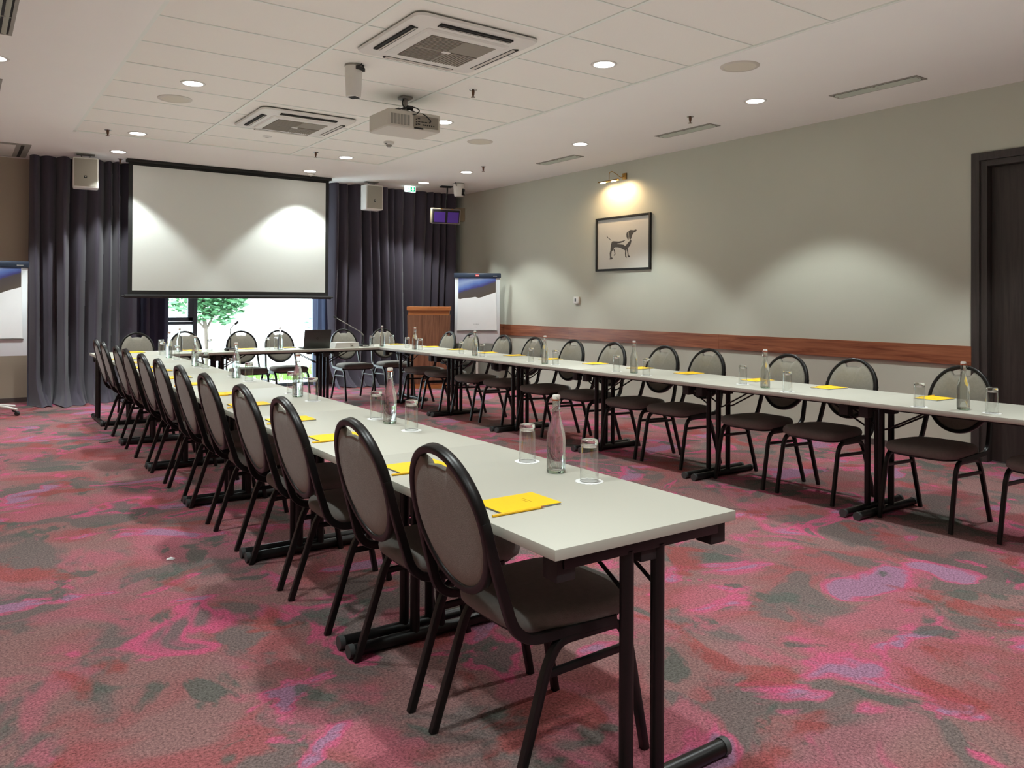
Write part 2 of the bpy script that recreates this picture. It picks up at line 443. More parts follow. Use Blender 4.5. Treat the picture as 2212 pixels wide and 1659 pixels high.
# window in the back wall
YW = YB-.01
f = MB()
f.box(WX0, WX0+.06, YW, YW+.09, 0, WZ1, bev=.004); f.box(WX1-.06, WX1, YW, YW+.09, 0, WZ1, bev=.004)
f.box(WX0, WX1, YW, YW+.09, 0, .05, bev=.004); f.box(WX0, WX1, YW, YW+.09, WZ1-.06, WZ1, bev=.004)
f.box(2.77, 2.83, YW-.01, YW+.09, .05, WZ1-.06, bev=.004)
f.box(WX0+.06, 2.77, YW, YW+.09, .955, 1.0, bev=.004)
win = struct(f.build('window_1', M['winframe']))
f = MB(); a0, a1, b0, b1 = WX0+.07, 2.765, 1.005, WZ1-.07
f.box(a0, a0+.06, YW-.015, YW+.05, b0, b1, bev=.004); f.box(a1-.065, a1, YW-.015, YW+.05, b0, b1, bev=.004)
f.box(a0, a1, YW-.015, YW+.05, b0, b0+.055, bev=.004); f.box(a0, a1, YW-.015, YW+.05, b1-.06, b1, bev=.004)
sash = f.build('casement_sash', M['winframe'], win)
MB().box(a0+.05, a1-.05, YW+.02, YW+.026, b0+.05, b1-.05).build('pane', M['winglass'], sash, smooth=0)
MB().box(WX0+.05, 2.78, YW+.03, YW+.036, .045, .96).build('pane', M['winglass'], win, smooth=0)
MB().box(2.825, WX1-.05, YW+.03, YW+.036, .045, WZ1-.055).build('pane', M['winglass'], win, smooth=0)

# ------------------------------------------------------------------ curtains
def curtain(name, x0, x1, y, label, m, seed, n_folds, amp=.05, puddle=.1, zt=ZC-.005, taper=0):
    rnd = random.Random(seed); nx, nz = int((x1-x0)*230), 34
    # irregular fold phase
    ph = [0]; cuts = [rnd.uniform(.6, 1.5) for _ in range(n_folds)]; tot = sum(cuts)
    edges = [0]
    for q in cuts: edges.append(edges[-1]+q/tot)
    amps = [rnd.uniform(.55, 1.25) for _ in range(n_folds)]
    def fold(u):
        for i in range(n_folds):
            if u <= edges[i+1] or i == n_folds-1:
                t = (u-edges[i])/(edges[i+1]-edges[i]); s_ = sin(pi*t)
                return amps[i]*(s_**.8 if s_ > 0 else 0)*(1 if True else -1), i, t
    V, F = [], []
    for j in range(nz+1):
        v = (j/nz)**1.6; z = zt*v + .006
        for i in range(nx+1):
            u = i/nx
            fo, fi, t = fold(min(1, max(0, u + .012*sin(3*v+fi_seed(seed, u)))))
            low = max(0, 1-z/.42)**2
            yy = y - fo*amp*(1.25-.35*v) - low*puddle*(.45+.9*abs(sin(u*n_folds*1.7+seed))) + .01*sin(9*u+4*v)
            xx = x0+(x1-x0)*u + .014*sin(pi*2*t)*(1-v) + low*.05*sin(u*n_folds*2.3+seed*2)
            zz = z
            if z < .2: zz = max(.004, z*(.55+.45*abs(sin(u*n_folds*2.9+seed)))+.01*sin(40*u+seed))
            V.append((xx, yy, zz))
    for j in range(nz):
        for i in range(nx):
            a = j*(nx+1)+i; F.append((a, a+1, a+nx+2, a+nx+1))
    b = MB(); b._add(V, F)
    o = b.build(name, m, smooth=60)
    tag(o, label, 'curtain'); return o
def fi_seed(s, u): return s*1.3+7*u
curtain('curtain', .74, 1.98, 11.52, 'dark plum-grey full-length curtain left of the projection screen', M['curtain'], 3, 8, .19, .3)
curtain('curtain', 1.95, 2.42, 11.72, 'dark blue inner curtain hanging behind the screen at window left', M['curtain_b'], 5, 4, .06, .12)
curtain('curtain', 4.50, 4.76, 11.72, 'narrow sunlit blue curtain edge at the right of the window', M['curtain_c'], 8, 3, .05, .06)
curtain('curtain', 4.62, 6.88, 11.50, 'wide plum-grey curtain behind the lectern right of the screen', M['curtain'], 11, 14, .17, .28)

# ------------------------------------------------------------------ tables
TL, TW = 1.28, .65
def make_table(y_near=.045):
    root = thing('conference_table')
    MB().box(-TW/2, TW/2, -TL/2, TL/2, TZ-.028, TZ, bev=.0018).build('tabletop', M['laminate'], root)
    for x in (-.2, .22):
        MB().box(x-.012, x+.012, -TL/2+.05, TL/2-.05, TZ-.05, TZ-.028).build('side_rail', M['black'], root, smooth=0)
    ox = .01
    for s, ins in ((-1, y_near), (1, .045)):
        y = s*(TL/2-ins)
        MB().box(-.27, .29, y-.016, y+.016, TZ-.068, TZ-.028, bev=.003).build('cross_rail', M['black'], root)
        for lx in (ox-.058, ox+.055):
            MB().tube([(lx, y, .03), (lx, y, TZ-.06)], .019, 14).build('leg', M['black'], root)
        ft = MB().tube([(ox-.315, y, .026), (ox+.315, y, .026)], .023, 14).build('foot', M['black'], root)
        for e in (-1, 1):
            MB().tube([(ox+e*.312, y, .026), (ox+e*.332, y, .026)], .0255, 14).build('end_cap', M['capgrey'], ft)
        for bx, wd in ((-.258, .06), (.03, .07), (.298, .06)):
            MB().box(bx-wd/2, bx+wd/2, y-s*.02-.03, y-s*.02+.03, TZ-.1, TZ-.03, bev=.004).build('bumper', M['blackpl'], root)
        for lx in (ox-.045, ox+.068):
            MB().tube(fillet([(lx-.02, y, .525), (lx+.012, y-s*.02, .525), (lx+.01, y-s*.3, TZ-.045)], .03, 5), .006, 8).build('brace', M['black'], root)
    return root
proto_near = make_table(.05)
proto = make_table()
o_kids.update({p.name: kids(p) for p in list(bpy.data.objects)})
TG = 'folding conference tables'
def table_at(o, c, rz, label): place(o, (c[0], c[1], 0), rz, label, 'table', TG)
YS = 1.485
xl = lambda y: 1.499+.0075*(y-1.485)
for k in range(6):
    y = YS+TL*(k+.5)
    lab = ['near-end table of the left row, its open end towards the camera', 'light grey folding table, second from the near end of left row',
           'light grey folding table, third from the near end of left row', 'light grey folding table, fourth from the near end of left row',
           'light grey folding table, fifth from the near end of left row', 'far table of the left row, touching the head table'][k]
    table_at(proto_near if k == 0 else (proto if k == 1 else copy_tree(proto)), (xl(y), y), -.0075, lab)
xr = lambda y: 4.78-.009*(y-2.)
for k in range(6):
    y = YS+TL*(k+.5)
    lab = ['light grey table at the right edge of photo beside the dark door', 'right-row table second from the dark door', 'right-row table third from the dark door',
           'right-row table fourth from the dark door', 'right-row table fifth from the dark door', 'far table of the right row near the lectern'][k]
    table_at(copy_tree(proto), (xr(y), y), .009, lab)
HR = 0
for k in range(3):
    x = 1.215+TL*(k+.5); y = YS+TL*6+.331
    table_at(copy_tree(proto), (x, y), HR+pi/2, ['left end table of the head row across the window', 'middle table of the head row, with the left microphone on it', 'right end table of the head row, with the white box on it'][k])

# ------------------------------------------------------------------ chairs
def make_chair():
    root = thing('banquet_chair')
    mb, mf, ms = M['black'], M['fabric'], M['seatfab']
    # seat
    def outline(t, z):
        pts = []
        for k in range(40):
            a = 2*pi*k/40; e = .52
            cx = math.copysign(abs(cos(a))**e, cos(a)); sy = math.copysign(abs(sin(a))**e, sin(a))
            x = .02+.222*t*cx; wd = .214+.012*cx
            pts.append((x, wd*t*sy, z))
        return pts
    MB().rings([outline(.86, .409), outline(.93, .411), outline(.985, .421), outline(1, .437), outline(.985, .453), outline(.93, .466), outline(.75, .473), outline(.4, .477), outline(.02, .478)]).build('seat', ms, root, smooth=60)
    MB().rings([outline(.84, .397), outline(.88, .399), outline(.88, .41), outline(.5, .411)]).build('seat_pan', M['blackpl'], root)
    # back plane
    S = Vector((-.2525, 0, .9676)); N = Vector((.9676, 0, .2525)); C = Vector((-.305, 0, .71))
    P = lambda y, s, n=0: C+Vector((0, y, 0))+S*s+N*n
    ring = [P(.183*cos(2*pi*k/48), .205*sin(2*pi*k/48)) for k in range(48)]
    b = MB(); b.tube(ring, .0155, 10, nrm=N, r2=.0115, sq=True, closed=True)
    fr = b.build('back_frame', mb, root, smooth=50)
    for s in (-1, 1):
        path = fillet([P(s*.1835, .03), P(s*.19, -.1), (-.222, s*.205, .415), (.12, s*.207, .404)], .075, 8)
        MB().tube(path, .0145, 10, r2=.0115, sq=True, nrm=None).build('upright', mb, fr, smooth=50)
    # cushion with hand-hold notch at its top
    def out2(t, h):
        pts = []
        for k in range(64):
            a = 2*pi*k/64+pi/2; y = .178*cos(a); s_ = .2*sin(a)
            if s_ > 0: s_ -= .042*max(0, min(1, (.074-abs(y))/.024))**1 * (1 if s_ > .1 else 0)
            pts.append(P(y*t, s_*t, h))
        return pts
    MB().rings([out2(.02, -.012), out2(.6, -.012), out2(.9, -.011), out2(.985, -.008), out2(1, 0), out2(.985, .009), out2(.9, .017), out2(.6, .023), out2(.02, .025)]).build('backrest', mf, root, smooth=50)
    # splayed legs: two inverted U frames, each split in a front and a rear leg
    for s in (-1, 1):
        y = s*.212
        f = fillet([(.02, s*.206, .392), (.135, s*.207, .392), (.168, s*.208, .345), (.236, y, 0)], .05, 6)
        r = fillet([(.02, s*.206, .392), (-.085, s*.207, .392), (-.125, s*.208, .335), (-.236, y, 0)], .05, 6)
        MB().tube(f, .0115, 10, nrm=(0, 1, 0), r2=.0125, sq=True).build('leg', mb, root, smooth=50)
        MB().tube(r, .0115, 10, nrm=(0, 1, 0), r2=.0125, sq=True).build('leg', mb, root, smooth=50)
        MB().tube([(.176, s*.208, .318), (-.128, s*.208, .31)], .008, 10, nrm=(0, 1, 0), r2=.0105, sq=True).build('stretcher', mb, root, smooth=50)
    return root
chair0 = make_chair()
for p in list(bpy.data.objects):
    if p.name not in o_kids: o_kids[p.name] = kids(p)
used = [False]
def chair_at(x, y, rz, label, group):
    o = copy_tree(chair0) if used[0] else chair0; used[0] = True
    place(o, (x, y, 0), rz, label, 'chair', group)
LCH = [1.9, 2.47, 3.175, 3.75, 4.43, 5.03, 5.67, 6.26, 6.94, 7.41, 8.185, 8.65]
RCH = [1.80, 2.466, 3.207, 3.746, 4.521, 5.03, 5.70, 6.31, 6.991, 7.59, 8.288, 8.82]
jit = random.Random(4)
for k, y in enumerate(LCH):
    lab = ('oval-backed taupe chair nearest the camera, at the left row near end' if k == 0 else
           'oval-backed taupe chair, last at the far end of the left row' if k == 11 else
           f'oval-backed taupe chair on the left row, {ORD[k]} from the camera')
    chair_at(1.434+.0065*(y-1.9), y, jit.uniform(-.012, .012) if k else 0, lab, 'chairs along the left table row')
for k, y in enumerate(RCH):
    lab = ('dark chair cut off by the right edge of photo, beside door' if k == 0 else
           'oval-backed taupe chair at the far end of right row by lectern' if k == 11 else
           f'oval-backed taupe chair behind the right row, {ORD[k]} from the door')
    chair_at(4.872+(.03 if k == 0 else 0), y, pi+(jit.uniform(-.012, .012)), lab, 'chairs along the right table row')
FCH = [(1.775, 9.9), (2.363, 10.1), (2.965, 9.9), (3.47, 9.9), (4.37, 9.9), (4.955, 9.9)]
for k, (x, y) in enumerate(FCH):
    lab = ['taupe chair behind the head table against the dark curtain at left', 'taupe chair behind head table, in front of the window mullion',
           'taupe chair behind head table, just right of the garden tree', 'taupe chair behind head table, just left of the laptop',
           'taupe chair behind head table, behind the white box', 'taupe chair at the right end of head table before the curtain'][k]
    chair_at(x, y, -pi/2+jit.uniform(-.06, .06), lab, 'chairs behind the head table')

# ------------------------------------------------------------------ bottles, tumblers, doilies
def make_bottle():
    root = thing('water_bottle')
    MB().lathe([(0, .010), (.030, .010), (.0325, .014), (.0327, .118), (.031, .134), (.0255, .158), (.0185, .18), (.0150, .196), (.0136, .21), (.0132, .243), (.0146, .245), (.0146, .250), (.0, .250)], 28).build('glass_body', M['bottle'], root, smooth=60)
    MB().lathe([(0, .0), (.029, .0), (.0322, .003), (.0326, .0095), (0, .0095)], 28).build('glass_base', M['bgreen'], root, smooth=60)
    MB().lathe([(0, .2505), (.0115, .2525), (.0138, .2535), (.0138, .2645), (.012, .2675), (0, .2675)], 18).build('stopper', M['ceramic'], root)
    MB().lathe([(.0105, .2475), (.0136, .248), (.0136, .2525), (.0105, .253)], 18).build('gasket', M['rubber'], root)
    w = MB()
    for s in (-1, 1):
        w.tube(fillet([(0, s*.013, .26), (.004, s*.018, .256), (.009, s*.019, .238), (0, s*.017, .222), (-.008, s*.016, .214)], .004, 3), .0011, 5)
    w.tube([(.0148*cos(a), .0148*sin(a), .216) for a in [2*pi*k/16 for k in range(16)]], .0011, 5, nrm=(0, 0, 1), closed=True)
    w.build('wire_bail', M['steel'], root)
    return root
def make_tumbler():
    root = thing('glass_tumbler')
    MB().lathe([(.0302, .0002), (.0306, .001), (.0304, .004), (.0300, .06), (.0290, .121)], 28).build('glass_wall', M['thin'], root, smooth=60)
    MB().lathe([(.0296, .0), (.0308, .0008), (.0296, .0018), (.0290, .0009), (.0296, .0)], 28).build('rim', M['glass'], root, smooth=60)
    MB().lathe([(0, .1225), (.022, .1205), (.0282, .1125), (.0290, .118), (.0288, .129), (.0275, .1362), (.024, .137), (0, .1362)], 28).build('thick_base', M['glass'], root, smooth=60)
    return root
def make_doily():
    pts = []
    for k in range(72):
        a = 2*pi*k/72; r = .046+.0022*cos(18*a); pts.append((r*cos(a), r*sin(a)))
    b = MB(); b.rings([[(x, y, 0) for x, y in pts], [(x*.995, y*.995, .0009) for x, y in pts]])
    return b.build('paper_doily', M['doily'], smooth=0)
bot0, tum0, doi0 = make_bottle(), make_tumbler(), make_doily()
for p in list(bpy.data.objects):
    if p.name not in o_kids: o_kids[p.name] = kids(p)
cnt = dict(b=0, t=0, d=0)
def put(kind, pr, x, y, z, label, cat, group):
    o = pr if cnt[kind] == 0 else copy_tree(pr); cnt[kind] += 1
    place(o, (x*SC, y*SC, z), jit.uniform(-.8, .8), label, cat, group)
ZD = TZ+.0004
def bottle(x, y, label, g): put('b', bot0, x, y, TZ+.0004, label, 'bottle', g)
def tumbler(x, y, where, g):
    put('d', doi0, x, y, ZD, 'white paper doily under the '+where, 'doily', 'doilies on the '+g)
    put('t', tum0, x, y, TZ+.0016, 'upturned '+where, 'glass', 'tumblers on the '+g)
LB = [(1.653, 2.092), (1.666, 3.36), (1.665, 4.575), (1.69, 5.92), (1.70, 7.169), (1.72, 8.288)]
LT = [(1.656, 1.925, 1.677, 2.288), (1.651, 3.117, 1.67, 3.514), (1.668, 4.339, 1.692, 4.753), (1.691, 5.613, 1.71, 6.083), (1.707, 6.859, 1.69, 7.038), (1.728, 8.0, 1.74, 8.70)]
for k, ((x, y), t) in enumerate(zip(LB, LT)):
    bottle(x, y, f'swing-top water bottle on the left row, {ORD[k]} from the camera' if k else 'swing-top water bottle nearest the camera, between two tumblers', 'water bottles on the tables')
    tumbler(t[0], t[1], f'tumbler just nearer than the {ORD[k]} bottle of the left row', 'left row')
    tumbler(t[2], t[3], f'tumbler just beyond the {ORD[k]} bottle of the left row', 'left row')
RB = [(4.446, 2.098), (4.439, 3.368), (4.455, 4.638), (4.418, 5.763), (4.46, 7.021), (4.40, 8.235)]
RT = [(4.425, 1.944, 4.357, 2.289), (4.36, 3.138, 4.50, 3.601), (4.40, 4.444, 4.425, 4.808), (4.436, 5.628, 4.44, 6.007), (4.455, 6.87, 4.49, 7.339), (4.418, 8.135, 4.45, 8.52)]
for k, ((x, y), t) in enumerate(zip(RB, RT)):
    bottle(x, y, f'swing-top water bottle on the right row, {ORD[k]} from the door', 'water bottles on the tables')
    tumbler(t[0], t[1], f'tumbler just nearer than the {ORD[k]} bottle of the right row', 'right row')
    tumbler(t[2], t[3], f'tumbler just beyond the {ORD[k]} bottle of the right row', 'right row')
for k, (x, y, xa, ya, xb, yb) in enumerate([(2.02, 9.22, 1.847, 9.3, 2.32, 9.15), (3.063, 9.0, 2.96, 9.12, 3.10, 9.23), (4.335, 8.97, 4.268, 9.12, 4.56, 9.16)]):
    nm = ['left', 'middle', 'right'][k]
    bottle(x, y, f'swing-top water bottle on the {nm} part of the head table', 'water bottles on the tables')
    tumbler(xa, ya, f'tumbler left of the {nm} bottle on the head table', 'head table')
    tumbler(xb, yb, f'tumbler right of the {nm} bottle on the head table', 'head table')

# ------------------------------------------------------------------ notepads and pencils (local: long side +x, spine at -y)
def make_pad():
    root = thing('notepad')
    MB().box(-.105, .105, -.074, .074, .0045, .0058, bev=.0004).build('cover', M['yellow'], root, smooth=0)
    MB().box(-.102, .104, -.071, .072, .0009, .0045).build('pages', M['paper'], root, smooth=0)
    MB().box(-.105, .105, -.074, .074, 0, .0009).build('back_card', M['ink'], root, smooth=0)
    w = MB()
    for x, n in ((.022, .034), (.034, .05)): w.box(x, x+.0035, -.02, -.02+n, .0058, .0060)
    w.build('printed_lines', M['goldink'], root, smooth=0)
    return root
def make_pencil():
    root = thing('pencil')
    X = Matrix.Rotation(pi/2, 4, 'Y')
    MB().lathe([(0, 0), (.0036, 0), (.0038, .001), (.0038, .165), (0, .165)], 6, mtx=X).build('shaft', M['pencil'], root)
    MB().lathe([(.0038, .165), (.0006, .183), (0, .184)], 6, mtx=X).build('tip', M['cherry'], root)
    return root
pad0, pen0 = make_pad(), make_pencil()
for p in list(bpy.data.objects):
    if p.name not in o_kids: o_kids[p.name] = kids(p)
cnt.update(n=0, p=0)
def notepad(x, y, rz, where):
    x *= SC; y *= SC
    o = pad0 if cnt['n'] == 0 else copy_tree(pad0); cnt['n'] += 1
    place(o, (x, y, TZ+.0003), rz, 'yellow notepad '+where, 'notepad', 'yellow notepads on the tables')
    p = pen0 if cnt['p'] == 0 else copy_tree(pen0); cnt['p'] += 1
    v = Matrix.Rotation(rz, 3, 'Z') @ Vector((-.143, -.081, 0))
    place(p, (x+v.x, y+v.y, TZ+.0041), rz, 'yellow pencil beside the notepad '+where, 'pencil', 'pencils beside the notepads')
LP = [1.825, 2.42, 3.13, 3.70, 4.36, 4.93, 5.62, 6.15, 6.80, 7.2, 7.8, 8.3]
for k, y in enumerate(LP):
    notepad(1.305+.004*(y-1.8), y, 0, f'on the left row, {ORD[k]} from the camera' if k else 'nearest the camera on left row')
RP = [2.43, 3.13, 3.71, 4.37, 4.92, 5.50, 6.165, 6.78, 7.30, 7.95, 8.58]
for k, y in enumerate(RP):
    notepad(4.80, y, pi+jit.uniform(-.06, .06), f'on the right row, {ORD[k]} from the door')
for k, (x, y) in enumerate([(1.60, 9.30), (2.18, 9.30), (2.80, 9.30), (3.26, 9.32), (4.72, 9.34)]):
    notepad(x, y, -pi/2+.02+HR, ['at the left end of head table', 'on head table before the chair at the mullion', 'on head table right of the microphone base', 'on head table left of the laptop', 'at the right end of head table'][k])

# ------------------------------------------------------------------ laptop, white box, microphones
def text_obj(s, size, m, parent, mtx, name='lettering', ext=.0006):
    cu = bpy.data.curves.new(name, 'FONT'); cu.body = s; cu.size = size; cu.extrude = ext; cu.align_x = 'CENTER'; cu.align_y = 'CENTER'
    tmp = bpy.data.objects.new(name, cu); COL.link(tmp)
    dg = bpy.context.evaluated_depsgraph_get(); me = bpy.data.meshes.new_from_object(tmp.evaluated_get(dg))
    bpy.data.objects.remove(tmp)
    me.name = name; me.transform(mtx); me.materials.clear(); me.materials.append(m)
    o = bpy.data.objects.new(name, me); COL.link(o); o.parent = parent; return o
FACE = Matrix.Rotation(pi/2, 4, 'X')       # text facing -Y

lp = thing('laptop', 'dark grey open laptop seen from behind on the head table', 'laptop', (3.62, 9.30, TZ+.0005), -.09)
MB().box(-.165, .165, 0, .225, .002, .016, bev=.003).build('keyboard_base', M['laptop'], lp)
TI = Matrix.Translation((0, .004, .016)) @ Matrix.Rotation(R(16), 4, 'X')
lid = MB().box(-.165, .165, -.003, .003, 0, .225, bev=.003, mtx=TI).build('screen_lid', M['laptop'], lp)
MB().lathe([(0, 0), (.015, 0), (.015, .0006), (0, .0006)], 28, mtx=TI @ Matrix.Translation((0, -.0031, .115)) @ FACE).build('logo_disc', M['logo'], lid, smooth=0)
text_obj('hp', .02, M['laptop'], lid, TI @ Matrix.Translation((0, -.004, .1165)) @ FACE, 'logo_letters')

bx = thing('white_box', 'low white equipment box with a round socket beside the laptop', 'box', (4.0, 9.30, TZ+.0005), HR)
b = MB()
b.rings([[(-.17, -.06, 0), (.155, -.06, 0), (.155, .14, 0), (-.17, .14, 0)], [(-.145, -.05, .066), (.148, -.05, .066), (.148, .13, .066), (-.145, .13, .066)]])
b.build('casing', M['white'], bx, smooth=0)
pl = MB().box(.035, .075, -.0605, -.052, .012, .044, bev=.001).build('socket_plate', M['offw'], bx)
MB().lathe([(0, 0), (.006, 0), (.006, .002), (0, .002)], 14, mtx=Matrix.Translation((.055, -.0606, .028)) @ FACE).build('socket', M['dark'], pl)

def mic(loc, pts, label):
    o = thing('gooseneck_microphone', label, 'microphone', loc, 0, 'gooseneck microphones on the head table')
    MB().box(-.055, .055, -.07, .07, 0, .032, bev=.01).build('base', M['blackpl'], o)
    MB().box(-.04, .04, -.0715, -.05, .006, .02, bev=.002).build('switch_panel', M['steel'], o)
    st = [Vector(p) for p in pts]
    MB().tube(fillet([(0, 0, .03)]+pts, .05, 6), .005, 8).build('stem', M['silver'], o)
    MB().lathe([(0, .03), (.011, .03), (.0075, .06), (.0075, .15), (0, .152)], 12).build('stem_sleeve', M['blackpl'], o)
    d_ = (st[-1]-st[-2]).normalized()
    q = Vector((0, 0, 1)).rotation_difference(d_).to_matrix().to_4x4()
    MB().lathe([(0, -.014), (.011, -.012), (.015, .005), (.014, .028), (.008, .038), (0, .04)], 14, mtx=Matrix.Translation(pts[-1]) @ q).build('capsule', M['blackpl'], o)
mic((4.31, 9.46, TZ+.0005), [(0, 0, .15), (-.05, -.01, .19), (-.42, -.1, .375)], 'gooseneck microphone right of the white box, stem bent leftwards')
mic((2.617, 9.40, TZ+.0005), [(0, 0, .18), (-.01, 0, .26), (.055, -.01, .315)], 'gooseneck microphone in front of the garden tree, stem upright')

# ------------------------------------------------------------------ projection screen
sc = thing('projection_screen', 'large white pull-down projection screen with black border over the window', 'projection screen', (3.122, 11.02, 0))
MB().box(-1.335, 1.335, -.003, .003, 1.375, 3.075).build('border', M['screenblk'], sc, smooth=0)
MB().box(-1.285, 1.285, -.005, -.0031, 1.425, 3.02).build('screen_surface', M['screen'], sc, smooth=0)
MB().box(-1.36, 1.36, -.06, .06, 3.055, ZC-.002, bev=.006).build('roller_case', M['screenblk'], sc)
bar = MB().tube([(-1.375, 0, 1.352), (1.375, 0, 1.352)], .026, 14).build('weight_bar', M['blackpl'], sc)
for s in (-1, 1): MB().tube([(s*1.375, 0, 1.352), (s*1.41, 0, 1.352)], .012, 10).build('bar_end', M['blackpl'], bar)

# ------------------------------------------------------------------ lectern
lc = thing('lectern', 'walnut wooden lectern in front of the plum curtain', 'lectern', (5.90, 10.58, 0), -.56)
MB().rings([[(-.29, -.2, .0), (.29, -.2, .0), (.29, .2, .0), (-.29, .2, .0)], [(-.29, -.2, .07), (.29, -.2, .07), (.29, .2, .07), (-.29, .2, .07)]]).build('plinth', M['cherry'], lc, smooth=0)
MB().rings([[(-.285, -.205, .07), (.285, -.205, .07), (.285, .2, .07), (-.285, .2, .07)], [(-.32, -.225, 1.10), (.32, -.225, 1.10), (.32, .21, 1.10), (-.32, .21, 1.10)]]).build('front_panel', M['walnut'], lc, smooth=0)
MB().box(-.305, .305, -.21, .2, 1.10, 1.17).build('neck_band', M['cherry'], lc, smooth=0)
MB().box(-.325, .325, -.235, .23, 1.165, 1.222, bev=.004).build('top', M['cherry'], lc)

# ------------------------------------------------------------------ flip charts
def flip_chart(loc, rz, label, tilt=.07, base_rz=0.):
    o = thing('flip_chart', label, 'flip chart', loc, rz)
    TM = Matrix.Translation((0, .0, 1.2)) @ Matrix.Rotation(-tilt, 4, 'X') @ Matrix.Translation((0, 0, -1.2))
    MB().box(-.345, .345, -.008, .008, .665, 1.70, bev=.004, mtx=TM).build('board', M['board'], o)
    hd = MB().box(-.36, .36, -.04, .012, 1.665, 1.738, bev=.012, mtx=TM).build('header_clamp', M['navy'], o)
    bd = MB().box(-.028, .028, -.0415, -.03, 1.682, 1.718, bev=.003, mtx=TM).build('badge', M['red'], hd)
    w = MB()
    for i in range(4): w.box(-.02+i*.0105, -.013+i*.0105, -.0425, -.0412, 1.694, 1.706, mtx=TM)
    w.build('badge_lettering', M['white'], bd, smooth=0)
    w = MB()
    for i in range(8): w.box(.24+i*.008, .2455+i*.008, -.0425, -.039, 1.686, 1.694, mtx=TM)
    w.build('small_lettering', M['white'], hd, smooth=0)
    # pad: picture sheet above a torn white sheet
    pd = MB().box(-.292, .292, -.016, -.0085, .86, 1.668, mtx=TM).build('paper_pad', M['paper'], o, smooth=0)
    MB().box(-.29, .282, -.0175, -.0162, 1.25, 1.667, mtx=TM).build('picture_sheet', M['picture'], pd, smooth=0)
    top = [(-.295, 1.345), (-.26, 1.337), (-.2, 1.352), (-.12, 1.357), (-.03, 1.372), (.0, 1.362), (.02, 1.356), (.08, 1.372), (.16, 1.405), (.24, 1.43), (.29, 1.447)]
    poly = top+[(.30, .862), (.1, .868), (-.305, .857)]
    MB().prism(poly, .0012, lambda u, v, w_: TM @ Vector((u, -.0192+w_, v))).build('torn_sheet', M['paper'], pd, smooth=0)
    text_obj('V I M E R', .022, M['ink'], pd, TM @ Matrix.Translation((-.01, -.0196, .955)) @ FACE)
    text_obj('----', .02, M['ink'], pd, TM @ Matrix.Translation((-.01, -.0196, .915)) @ FACE)
    MB().box(-.3, .31, -.03, -.012, .848, .856, mtx=TM).build('pen_tray', M['silver'], o, smooth=0)
    MB().tube([(0, .035, .1), (0, .035, 1.3)], .02, 12).build('column', M['white'], o)
    for k in range(5):
        a = 2*pi*k/5+base_rz
        lg = MB(); lg.tube(fillet([(0, .035, .105), (.12*cos(a), .035+.12*sin(a), .105), (.3*cos(a), .035+.3*sin(a), .07)], .06, 5), .015, 10)
        l_ = lg.build('leg', M['white'], o)
        MB().lathe([(0, -.018), (.02, -.018), (.026, -.01), (.026, .01), (.02, .018), (0, .018)], 14, mtx=Matrix.Translation((.3*cos(a), .035+.3*sin(a), .0265)) @ Matrix.Rotation(a, 4, 'Z') @ FACE).build('caster', M['blackpl'], l_)
    return o
flip_chart((6.53, 10.22, 0), -.61, 'white flip chart with blue picture beside the lectern at right wall', base_rz=.5)
flip_chart((.33, 10.6, .0), -.06, 'flip chart cut off by the left edge of photo beside curtain', base_rz=-.55)

# ------------------------------------------------------------------ right-wall fittings
pc = thing('framed_picture', 'black-framed ink picture of a dog on the right wall', 'picture', (XR, 7.472, 1.71))
f = MB(); W2, H2 = .507, .70
for a in ((-W2, -W2+.028, 0, H2), (W2-.028, W2, 0, H2), (-W2+.028, W2-.028, 0, .028), (-W2+.028, W2-.028, H2-.028, H2)):
    f.box(-.028, -.001, a[0], a[1], a[2], a[3], bev=.002)
f.build('frame', M['screenblk'], pc)
MB().box(-.012, -.002, -W2+.02, W2-.02, .02, H2-.02).build('print', M['art'], pc, smooth=0)
# dog drawn as ink shapes; u from the left of the sheet as seen from the room (u = -y)
def ink(b, pts, z=-.0131):
    # photo-derived outline: (u, v) in sheet units, left-right and up
    b.prism(pts, .0008, lambda u, v, w_: Vector((z+w_, W2-u*2*W2, v*H2)))
b = MB()
dog = lambda P: [((x)/1, (y)/1) for x, y in P]
ink(b, dog([(.315, .55), (.36, .545), (.43, .535), (.50, .54), (.545, .555), (.55, .548), (.52, .525), (.46, .505), (.40, .50), (.40, .49), (.47, .48), (.52, .47), (.545, .445), (.56, .452), (.60, .50), (.625, .525), (.645, .55), (.66, .535), (.655, .50), (.64, .455), (.60, .40), (.575, .38), (.555, .36), (.52, .38), (.47, .41), (.42, .43), (.37, .435), (.345, .425), (.33, .395), (.31, .37), (.29, .36), (.275, .385), (.278, .43), (.285, .49), (.30, .535)]))
ink(b, dog([(.605, .70), (.63, .725), (.66, .725), (.70, .715), (.74, .725), (.755, .715), (.745, .69), (.70, .67), (.675, .63), (.66, .58), (.645, .55), (.625, .56), (.615, .62), (.612, .66)]))
ink(b, dog([(.585, .70), (.57, .66), (.572, .61), (.59, .565), (.608, .55), (.612, .60), (.604, .66), (.598, .69)]))
ink(b, dog([(.205, .655), (.215, .66), (.225, .63), (.26, .605), (.29, .565), (.285, .56), (.255, .595), (.218, .62)]))
ink(b, dog([(.277, .385), (.262, .33), (.268, .25), (.262, .215), (.30, .215), (.325, .24), (.29, .255), (.29, .31), (.30, .37)]))
ink(b, dog([(.33, .395), (.345, .36), (.355, .31), (.335, .29), (.345, .28), (.37, .305), (.365, .35), (.35, .40)]))
ink(b, dog([(.55, .365), (.545, .31), (.55, .25), (.57, .225), (.578, .24), (.565, .27), (.562, .33), (.572, .375)]))
